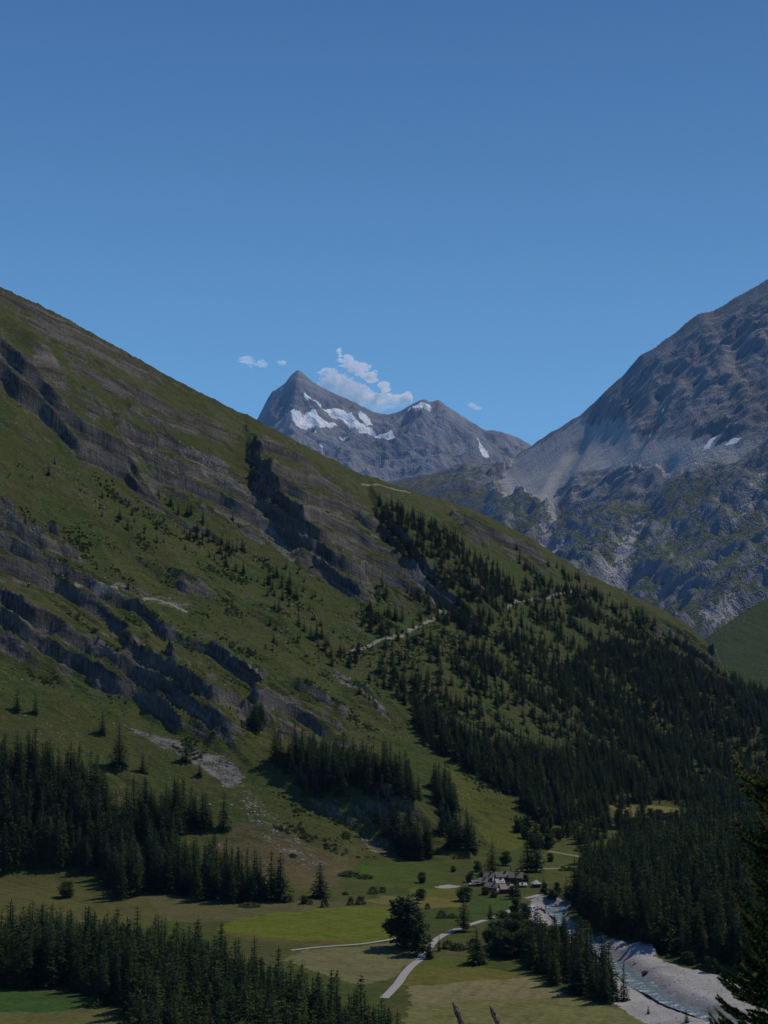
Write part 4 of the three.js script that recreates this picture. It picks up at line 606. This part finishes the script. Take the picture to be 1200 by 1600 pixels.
// ---------------------------------------------------------------- the hamlet
function box(w, h, d, x = 0, y = 0, z = 0) { const g = new THREE.BoxGeometry(w, h, d); g.translate(x, y + h / 2, z); return g; }
const grain = (c, amp, sx, sy) => dataTex(256, 256, (() => { const f = tileable((u, v) => fbm(u * sx, v * sy, 4)); return (i, j, o) => { const s = 1 + amp * f(i / 256, j / 256); for (let k = 0; k < 3; k++) o[k] = c[k] * s; }; })());
const HM = {
  stone: new THREE.MeshPhysicalMaterial({ specularIntensity: 0.15, map: grain([0.17, 0.15, 0.13], 0.6, 14, 20), roughness: 1, side: THREE.DoubleSide }), wood: new THREE.MeshPhysicalMaterial({ specularIntensity: 0.15, map: grain([0.085, 0.055, 0.038], 0.6, 40, 6), roughness: 1, side: THREE.DoubleSide }), pale: new THREE.MeshPhysicalMaterial({ specularIntensity: 0.15, map: grain([0.62, 0.66, 0.63], 0.15, 10, 10), roughness: 0.9, side: THREE.DoubleSide }),
  slab: new THREE.MeshPhysicalMaterial({ specularIntensity: 0.15, map: grain([0.20, 0.165, 0.135], 0.45, 26, 26), roughness: 0.95, side: THREE.DoubleSide }), slabPale: new THREE.MeshPhysicalMaterial({ specularIntensity: 0.15, map: grain([0.46, 0.44, 0.41], 0.25, 22, 22), roughness: 0.9, side: THREE.DoubleSide }), slabRed: new THREE.MeshPhysicalMaterial({ specularIntensity: 0.15, map: grain([0.36, 0.27, 0.215], 0.35, 22, 22), roughness: 0.95, side: THREE.DoubleSide }),
  door: std([0.06, 0.038, 0.025], 0.8), glass: std([0.02, 0.025, 0.03], 0.12), sheet: std([0.66, 0.66, 0.64], 0.5),
};
function house(name, label, px, py, w, d, h, rise, turn, wallM, roofM, o = {}) { // gables face along x of the house
  w *= 0.86; d *= 0.86; h *= 0.9; rise *= 0.9;
  const p = cast(px, py, hAt), G = new THREE.Group(); G.name = numbered(name); let y = 1e9; for (const [a, b] of [[-1, -1], [1, 1], [-1, 1], [1, -1]]) y = Math.min(y, hAt(p[0] + a * w / 2, p[1] + b * d / 2)); G.position.set(p[0], y - 0.2, p[1]); G.rotation.y = turn; scene.add(G);
  const sh = new THREE.Shape(); sh.moveTo(-d / 2, 0); sh.lineTo(d / 2, 0); sh.lineTo(d / 2, h); if (o.hip) sh.lineTo(-d / 2, h); else { sh.lineTo(0, h + rise); sh.lineTo(-d / 2, h); } sh.closePath();
  const wg = new THREE.ExtrudeGeometry(sh, { depth: w, bevelEnabled: false }); wg.translate(0, 0, -w / 2); wg.rotateY(Math.PI / 2); mesh('wall', wg, wallM, G);
  if (o.gable) { const gs = new THREE.Shape(); gs.moveTo(-d / 2 + 0.15, 0.4); gs.lineTo(d / 2 - 0.15, 0.4); gs.lineTo(d / 2 - 0.15, h); gs.lineTo(0, h + rise - 0.25); gs.lineTo(-d / 2 + 0.15, h); gs.closePath(); const gg = new THREE.ExtrudeGeometry(gs, { depth: 0.08, bevelEnabled: false }); gg.rotateY(Math.PI / 2); gg.translate(w / 2 + 0.003, 0, 0); tag(mesh('gable_front', gg, HM.pale, G), 'whitewashed gable wall'); }
  const over = 0.55, th = 0.28; let rf;
  if (o.hip) { const c = new THREE.ConeGeometry(Math.SQRT1_2, 1, 4, 1); c.rotateY(Math.PI / 4); c.scale(w + over * 2, rise, d + over * 2); c.translate(0, h + rise / 2 - 0.05, 0); rf = mesh('roof', c.toNonIndexed(), roofM, G); rf.geometry.computeVertexNormals(); }
  else { const L = Math.hypot(d / 2, rise), k = (L + over) / L, sl = []; for (const s of [-1, 1]) { const q = new THREE.BoxGeometry(w + over * 2, th, L * k); q.translate(0, th / 2 + 0.02, L * k / 2); q.rotateX(Math.atan2(rise, d / 2)); q.translate(0, h + rise, 0); if (s < 0) q.rotateY(Math.PI); sl.push(q); } rf = mesh('roof', mergeGeometries(sl), roofM, G); }
  if (!o.nochimney) { const c = mesh('chimney', mergeGeometries([box(0.7, 1.7, 0.7), box(0.95, 0.16, 0.95, 0, 1.7, 0)]), HM.stone, rf); c.position.set(w * 0.22, h + rise * (o.hip ? 0.5 : 0.8) - 0.5, o.hip ? 0.2 : d * 0.1); }
  const dr = mesh('door', box(1.0, 2.0, 0.1), HM.door, G); dr.position.set(-w * 0.18, 0.25, d / 2 + 0.05);
  for (const [x, yy] of o.windows ?? [[w * 0.12, 1.2], [w * 0.34, 1.2]]) { const wn = mesh('window', box(0.95, 1.15, 0.1), HM.door, G); wn.position.set(x, yy, d / 2 + 0.05); const gl = mesh('pane', box(0.75, 0.95, 0.04), HM.glass, wn); gl.position.set(0, 0.1, 0.06); }
  return tag(G, label, name === 'house' ? 'house' : name === 'hut' ? 'hut' : 'barn', 'buildings of the hamlet');
}
const { stone, wood, pale, slab, slabPale, slabRed } = HM;
house('barn', 'low dark barn with grey roof at the left end of the hamlet', 743, 1384, 3.6, 4.0, 1.8, 1.2, 0.15, wood, slab, { nochimney: true });
house('house', 'small stone house with grey roof, second from the left of the hamlet', 756, 1383, 4.0, 4.6, 2.2, 1.5, -0.3, stone, slab);
house('house', 'house with bright whitewashed gable at the back left of the hamlet', 765, 1378, 4.6, 4.6, 2.8, 1.8, -0.35, stone, slab, { gable: true });
house('house', 'long brown roofed stone house at the back of the hamlet', 785, 1377, 7.0, 5.4, 2.9, 2.0, 0.12, stone, slab);
house('house', 'tall house with dark gable and brown roof at the back right of the hamlet', 807, 1379, 6.6, 5.6, 3.2, 2.2, -0.25, wood, slab);
house('house', 'small house with pale grey roof in the middle of the hamlet', 780, 1384, 3.8, 4.2, 2.0, 1.5, 0.3, stone, slabPale);
house('house', 'low stone house with dark roof and pale gable at the front of the hamlet', 770, 1391, 6.6, 5.0, 2.0, 1.7, -0.5, stone, slab, { gable: true });
house('house', 'dark house with reddish roof at the front right of the hamlet', 791, 1395, 6.2, 4.6, 2.6, 1.7, 0.2, wood, slabRed);
house('barn', 'small lean-to barn with pale roof beside the tall dark gable', 817, 1386, 3.0, 2.6, 1.4, 0.8, 0.1, stone, slabPale, { nochimney: true, windows: [] });
house('hut', 'brown hut with white pyramid roof standing apart right of the hamlet', 838, 1386, 3.6, 3.6, 2.1, 1.9, 0.25, wood, slabPale, { hip: true, nochimney: true, windows: [[0.9, 0.8]] });
{ // white sheeted stack in front of the left barn
  const p = cast(738, 1385, hAt), G = new THREE.Group(); G.name = 'covered_trailer'; G.position.set(p[0], hAt(...p), p[1]); scene.add(G);
  mesh('bed', box(2.9, 0.3, 1.5, 0, 0.45, 0), HM.wood, G); const c = new THREE.CylinderGeometry(0.75, 0.75, 2.9, 14, 1, false, 0, Math.PI); c.rotateZ(Math.PI / 2); c.rotateX(Math.PI / 2); c.scale(1, 0.8, 1); c.rotateX(-Math.PI / 2); c.translate(0, 0.75, 0); mesh('cover', c, HM.sheet, G);
  for (const x of [-0.9, 0.9]) { const w = new THREE.CylinderGeometry(0.32, 0.32, 1.7, 14); w.rotateX(Math.PI / 2); const m = mesh('axle', w, std([0.02, 0.02, 0.02]), G); m.position.set(x, 0.32, 0); }
  tag(G, 'white covered trailer parked in front of the low barn', 'trailer');
}
function vehicle(name, label, category, px, py, turn, paint, L, Wd, Ht, van) {
  const p = cast(px, py, hAt), G = new THREE.Group(); G.name = numbered(name); G.position.set(p[0], hAt(...p) + 0.05, p[1]); G.rotation.y = turn; scene.add(G);
  const s = new THREE.Shape(), a = L / 2; s.moveTo(-a, 0.35); s.lineTo(a, 0.35); s.lineTo(a, 0.85); s.lineTo(a - 0.9, 1.0); if (van) { s.lineTo(a - 1.25, Ht); s.lineTo(-a + 0.08, Ht); s.lineTo(-a, 1.0); } else { s.lineTo(a - 1.5, Ht); s.lineTo(-a + 0.9, Ht); s.lineTo(-a + 0.1, 0.98); } s.closePath();
  const g = new THREE.ExtrudeGeometry(s, { depth: Wd - 0.16, bevelEnabled: true, bevelSize: 0.06, bevelThickness: 0.08, bevelSegments: 2 }); g.translate(0, 0, -(Wd - 0.16) / 2); mesh('body', g, std(paint, 0.35, { physical: true, clearcoat: 0.6 }), G);
  for (const z of [-1, 1]) { const w = mesh('side_window', box(L * 0.42, (Ht - 1) * 0.72, 0.03), HM.glass, G); w.position.set(-0.05, 1.06, z * (Wd / 2 + 0.004)); for (const x of [-1, 1]) { const t = new THREE.CylinderGeometry(0.33, 0.33, 0.22, 18); t.rotateX(Math.PI / 2); const m = mesh('wheel', t, std([0.02, 0.02, 0.02], 0.8), G); m.position.set(x * L * 0.31, 0.33, z * (Wd / 2 - 0.08)); } }
  return tag(G, label, category);
}
vehicle('parked_van', 'white van parked at the left edge of the riverbed gravel', 'van', 831, 1424, 1.1, [0.72, 0.74, 0.74], 4.6, 1.9, 2.1, true);
vehicle('car', 'grey car on the pale road at the bend by the tall trees', 'car', 661, 1496, 0.95, [0.33, 0.35, 0.38], 4.1, 1.75, 1.5, false);
{ // dark boulders on the gravel by the van
  const base = new THREE.IcosahedronGeometry(1, 2), p = base.attributes.position; for (let i = 0; i < p.count; i++) { const x = p.getX(i), y = p.getY(i), z = p.getZ(i), s = 0.8 + 0.4 * noise(x * 1.5 + 2, z * 1.5 + y); p.setXYZ(i, x * s, y * s * 0.8, z * s * 1.1); } base.computeVertexNormals(); const m = std([0.055, 0.05, 0.048], 1);
  for (const [px, py, s, l] of [[845, 1421, 0.8, 'left one of three dark boulders on the upper gravel'], [849, 1424, 1.1, 'largest and middle of three dark boulders on the upper gravel'], [851, 1427, 0.7, 'lowest of three dark boulders on the upper gravel'], [1008, 1522, 1.3, 'dark boulder on the undercut river bank']]) { const q = cast(px, py, hAt), o = mesh('boulder', base, m); o.position.set(q[0], hAt(...q) + s * 0.3, q[1]); o.rotation.y = px; o.scale.setScalar(s); tag(o, l, 'boulder'); }
}

// ---------------------------------------------------------------- clouds round the far peak: drifts of tiny droplets clumps
{
  const geo = new THREE.OctahedronGeometry(1, 0), m = std([0.99, 0.99, 0.99], 1, { physical: true, transmission: 0.8, thickness: 0, specularIntensity: 0 });
  function cloud(label, blobs, D, n, size, cut) { // blobs: [px, py, rx, ry, weight]
    const list = []; let tries = 0;
    while (list.length < n && tries++ < n * 60) { const b = blobs[(rnd() * blobs.length) | 0], a = rr(0, 6.28), q = Math.sqrt(rnd()) * 1.15, px = b[0] + Math.cos(a) * q * b[2], py = b[1] + Math.sin(a) * q * b[3], dz = rr(-1, 1) * (1 - 0.4 * q) * 500;
      const f = b[4] * (1 - 0.9 * q * q) + 1.5 * fbm(px / 17 + 3 + dz / 900, py / 11, 5); if (Math.pow(clamp((f - cut) * 0.9), 1.6) < rnd()) continue; list.push(pt(px, py, D + dz)); }
    const im = new THREE.InstancedMesh(geo, m, list.length); im.name = numbered('cloud'); list.forEach(([x, y, z], i) => { const s = size * rr(0.5, 1.2); im.setMatrixAt(i, M4.compose(V4.set(x, y, z), Q4.setFromAxisAngle(V4.clone().set(rr(-1, 1), rr(-1, 1), rr(-1, 1)).normalize(), rr(0, 3)), S4.set(s, s * 0.7, s))); }); put(im); tag(im, label, 'cloud', null, 'stuff');
  }
  cloud('white broken cloud drifting behind the pointed peak', [[515, 592, 20, 16, 1], [530, 600, 24, 18, 1.1], [548, 612, 26, 18, 1.1], [568, 622, 28, 16, 1.1], [590, 630, 22, 14, 0.9], [618, 626, 20, 12, 0.8], [635, 622, 10, 9, 0.7], [540, 565, 12, 10, 0.6], [560, 575, 18, 11, 0.7], [580, 588, 14, 9, 0.6], [531, 553, 5, 9, 0.5], [600, 605, 10, 8, 0.4]], 10300, 80000, 3.3, 0.1);
  cloud('thin wisp of cloud left of the pointed peak', [[388, 562, 16, 5, 0.4], [402, 569, 14, 7, 0.45], [438, 567, 8, 5, 0.35]], 10300, 1700, 2.7, -0.1);
  cloud('tiny puff of cloud right of the far ridge', [[737, 634, 6, 4, 0.6], [744, 638, 8, 3, 0.45]], 10300, 650, 2.7, -0.1);
}

// ---------------------------------------------------------------- foreground: young spruce at the right edge, seed spikes below
{
  function bough(n, upturn) { // 1 m long, along +x; wood, needles, fresh tips
    const wd = [], nd = new Tris(), fr = new Tris();
    const limb = (pts, r) => wd.push(new THREE.TubeGeometry(new THREE.CatmullRomCurve3(pts), 6, r, 4));
    const needles = (T, a, b, per, len, w) => { const d = b.clone().sub(a), L = d.length(), m = Math.max(3, Math.round(L * per)); d.normalize(); const s = new THREE.Vector3(0.3, 1, 0.2).cross(d).normalize(), q = d.clone().cross(s);
      for (let i = 0; i < m; i++) { const p = a.clone().lerp(b, i / m), an = rr(0, 6.28), o = s.clone().multiplyScalar(Math.cos(an)).addScaledVector(q, Math.sin(an)), e = p.clone().addScaledVector(d, len * 0.65).addScaledVector(o, len * 0.75 * rr(0.7, 1.2)), k = d.clone().cross(o).multiplyScalar(w); T.tri([p.x - k.x, p.y - k.y, p.z - k.z], [p.x + k.x, p.y + k.y, p.z + k.z], [e.x, e.y, e.z]); } };
    const axisAt = (t) => new THREE.Vector3(t, -0.16 * Math.sin(t * 2.6) + upturn * t * t * t, 0.03 * Math.sin(t * 5));
    limb([0, 0.33, 0.66, 0.97].map(axisAt), 0.008);
    needles(nd, axisAt(0.35), axisAt(0.75), 640, 0.034, 0.0044); needles(fr, axisAt(0.74), axisAt(1.0), 1000, 0.028, 0.005);
    for (let i = 0; i < n; i++) { const t = 0.14 + 0.8 * i / n, a = axisAt(t), side = i % 2 ? 1 : -1, L = 0.42 * Math.pow(1 - t * 0.82, 1.1) * rr(0.75, 1.1), dir = new THREE.Vector3(0.75, rr(-0.12, 0.3), side * rr(0.5, 0.9)).normalize(), b = a.clone().addScaledVector(dir, L); b.y += 0.05 * L; limb([a, a.clone().lerp(b, 0.5).add(new THREE.Vector3(0, -0.015, 0)), b], 0.0035);
      needles(nd, a, a.clone().lerp(b, 0.8), 640, 0.032, 0.0044); needles(fr, a.clone().lerp(b, 0.82), b, 900, 0.026, 0.005);
      for (let k = 0; k < 5; k++) { const c = a.clone().lerp(b, 0.2 + 0.16 * k), e = c.clone().addScaledVector(new THREE.Vector3(0.8, rr(0, 0.5), side * 0.2 + rr(-0.5, 0.5)).normalize(), L * rr(0.3, 0.42)); limb([c, c.clone().lerp(e, 0.5), e], 0.002); needles(nd, c, c.clone().lerp(e, 0.75), 640, 0.03, 0.0044); needles(fr, c.clone().lerp(e, 0.75), e, 900, 0.024, 0.005); } }
    return [mergeGeometries(wd), nd.geo(), fr.geo()];
  }
  const kinds = [bough(20, 0.10), bough(22, 0.22), bough(19, 0.02)], barkM = std([0.075, 0.052, 0.038], 1), needleM = std([0.026, 0.040, 0.014], 0.8, { physical: true, transmission: 0.2, thickness: 0, specularIntensity: 0.3 }), freshM = std([0.38, 0.36, 0.06], 0.7, { physical: true, transmission: 0.4, thickness: 0, specularIntensity: 0.4 });
  const D = 11, X0 = 3.0, gy = hAt(X0, -D) - 0.1, top = pt(1275, 1125, D)[1], T = new THREE.Group(); T.name = 'young_spruce'; T.position.set(X0, gy, -D); scene.add(T);
  const H = top - gy, tg = new THREE.CylinderGeometry(0.012, 0.075, H, 8); tg.translate(0, H / 2, 0); mesh('trunk', tg, barkM, T);
  const add = (y, az, L, tilt, k) => { const b = new THREE.Group(); b.name = 'branch'; T.add(b); b.position.y = y; b.rotation.set(0, az, tilt, 'YXZ'); b.scale.setScalar(L); ['wood', 'needles', 'new_growth'].forEach((nm, i) => mesh(nm, kinds[k][i], [barkM, needleM, freshM][i], b)); };
  for (let y = 1.3; y < H - 0.15; y += 0.14) { const t = (y - 0.2) / H, R = 0.98 * Math.pow(1 - t, 0.45); for (let k = 0; k < 12; k++) { const az = k * 0.5236 + rr(-0.4, 0.4) + y * 7, right = Math.cos(az) > 0.1; if (right && k % 2) continue; add(y + rr(-0.07, 0.07), az, R * rr(0.75, 1.05) * (right ? 0.6 : 1), lerp(-0.12, 0.6, t) + rr(-0.1, 0.1), (rnd() * 3) | 0); } }
  for (const [px, py, k] of [[1139, 1190, 1], [1152, 1212, 0], [1172, 1200, 1], [1140, 1284, 1], [1148, 1315, 0], [1150, 1402, 1], [1108, 1512, 1], [1118, 1545, 0], [1124, 1570, 2], [1132, 1590, 0]]) { const tip = pt(px, py, D - rr(-0.1, 0.3)), dx = tip[0] - X0, dz = tip[2] + D, L = Math.hypot(dx, dz), rise = 0.34; add(tip[1] - gy - rise * L, Math.atan2(-dz, dx), L * 1.03, Math.atan(rise) * 0.8, k); }
  tag(T, 'young spruce with sunlit yellow green tips at the right edge', 'spruce');
}
{
  const stemM = std([0.20, 0.13, 0.055], 0.9), podM = std([0.17, 0.072, 0.055], 0.9), tipM = std([0.42, 0.31, 0.17], 0.9), leafM = std([0.06, 0.075, 0.02], 0.9);
  const pod = new THREE.SphereGeometry(1, 6, 4); pod.scale(1, 1.9, 0.7);
  function spike(px, py, D, lean, label) {
    const tip = pt(px, py, D), gy = hAt(tip[0], -D) - 0.02, G = new THREE.Group(); G.name = numbered('seed_spike'); G.position.set(tip[0] + lean * 0.5, gy, -D); scene.add(G);
    const H = tip[1] - gy, c = new THREE.CatmullRomCurve3([new THREE.Vector3(0, 0, 0), new THREE.Vector3(0.01, H * 0.5, 0.01), new THREE.Vector3(0, H * 0.9, 0), new THREE.Vector3(-lean * 0.2, H * 0.96, 0), new THREE.Vector3(-lean * 0.5, H, 0)]);
    mesh('stem', new THREE.TubeGeometry(c, 40, 0.0022, 6), stemM, G);
    const pods = [], fresh = []; for (let i = 0; i < 420; i++) { const t = 1 - Math.pow(rnd(), 0.9) * 0.34, p = c.getPoint(t), k = clamp((1 - t) / 0.075), a = rr(0, 6.28), r = 0.0030 * Math.pow(k, 0.8) + 0.0003, s = 0.0008 + 0.0012 * k * rr(0.6, 1.2), g = pod.clone(); g.scale(s, s, s); g.rotateZ(rr(-0.5, 0.5)); g.rotateY(a); g.translate(p.x + Math.cos(a) * r, p.y, p.z + Math.sin(a) * r); (t > 0.975 || rnd() < 0.15 ? fresh : pods).push(g); }
    mesh('seed_head', mergeGeometries(pods), podM, G); mesh('flower_tip', mergeGeometries(fresh), tipM, G);
    for (let k = 0; k < 4; k++) { const a = k * 1.7 + px, L = 0.28, s = new Tris(); for (let i = 0; i < 6; i++) { const f = (t) => [Math.cos(a) * L * t, 0.05 + 0.12 * k + 0.16 * Math.sin(t * 2.4), Math.sin(a) * L * t], w = (t) => 0.02 * Math.sin(Math.PI * clamp(t * 0.92 + 0.05)), A = f(i / 6), B = f((i + 1) / 6), u = [-Math.sin(a), 0, Math.cos(a)], q = (P, t, sg) => [P[0] + u[0] * w(t) * sg, P[1], P[2] + u[2] * w(t) * sg]; s.tri(q(A, i / 6, -1), q(A, i / 6, 1), q(B, (i + 1) / 6, 1)); s.tri(q(A, i / 6, -1), q(B, (i + 1) / 6, 1), q(B, (i + 1) / 6, -1)); } mesh('leaf', s.geo(), leafM, G); }
    tag(G, label, 'plant', 'seed spikes at the bottom edge');
  }
  spike(708, 1566, 3.0, 0.05, 'reddish seed spike at the bottom edge, left of the two tall ones');
  spike(766, 1572, 3.1, 0.055, 'reddish seed spike at the bottom edge, right of the two tall ones');
  spike(1112, 1590, 3.4, 0.01, 'short reddish seed spike tip just showing below the gravel');
}
console.log('objects');
renderer.render(scene, camera);
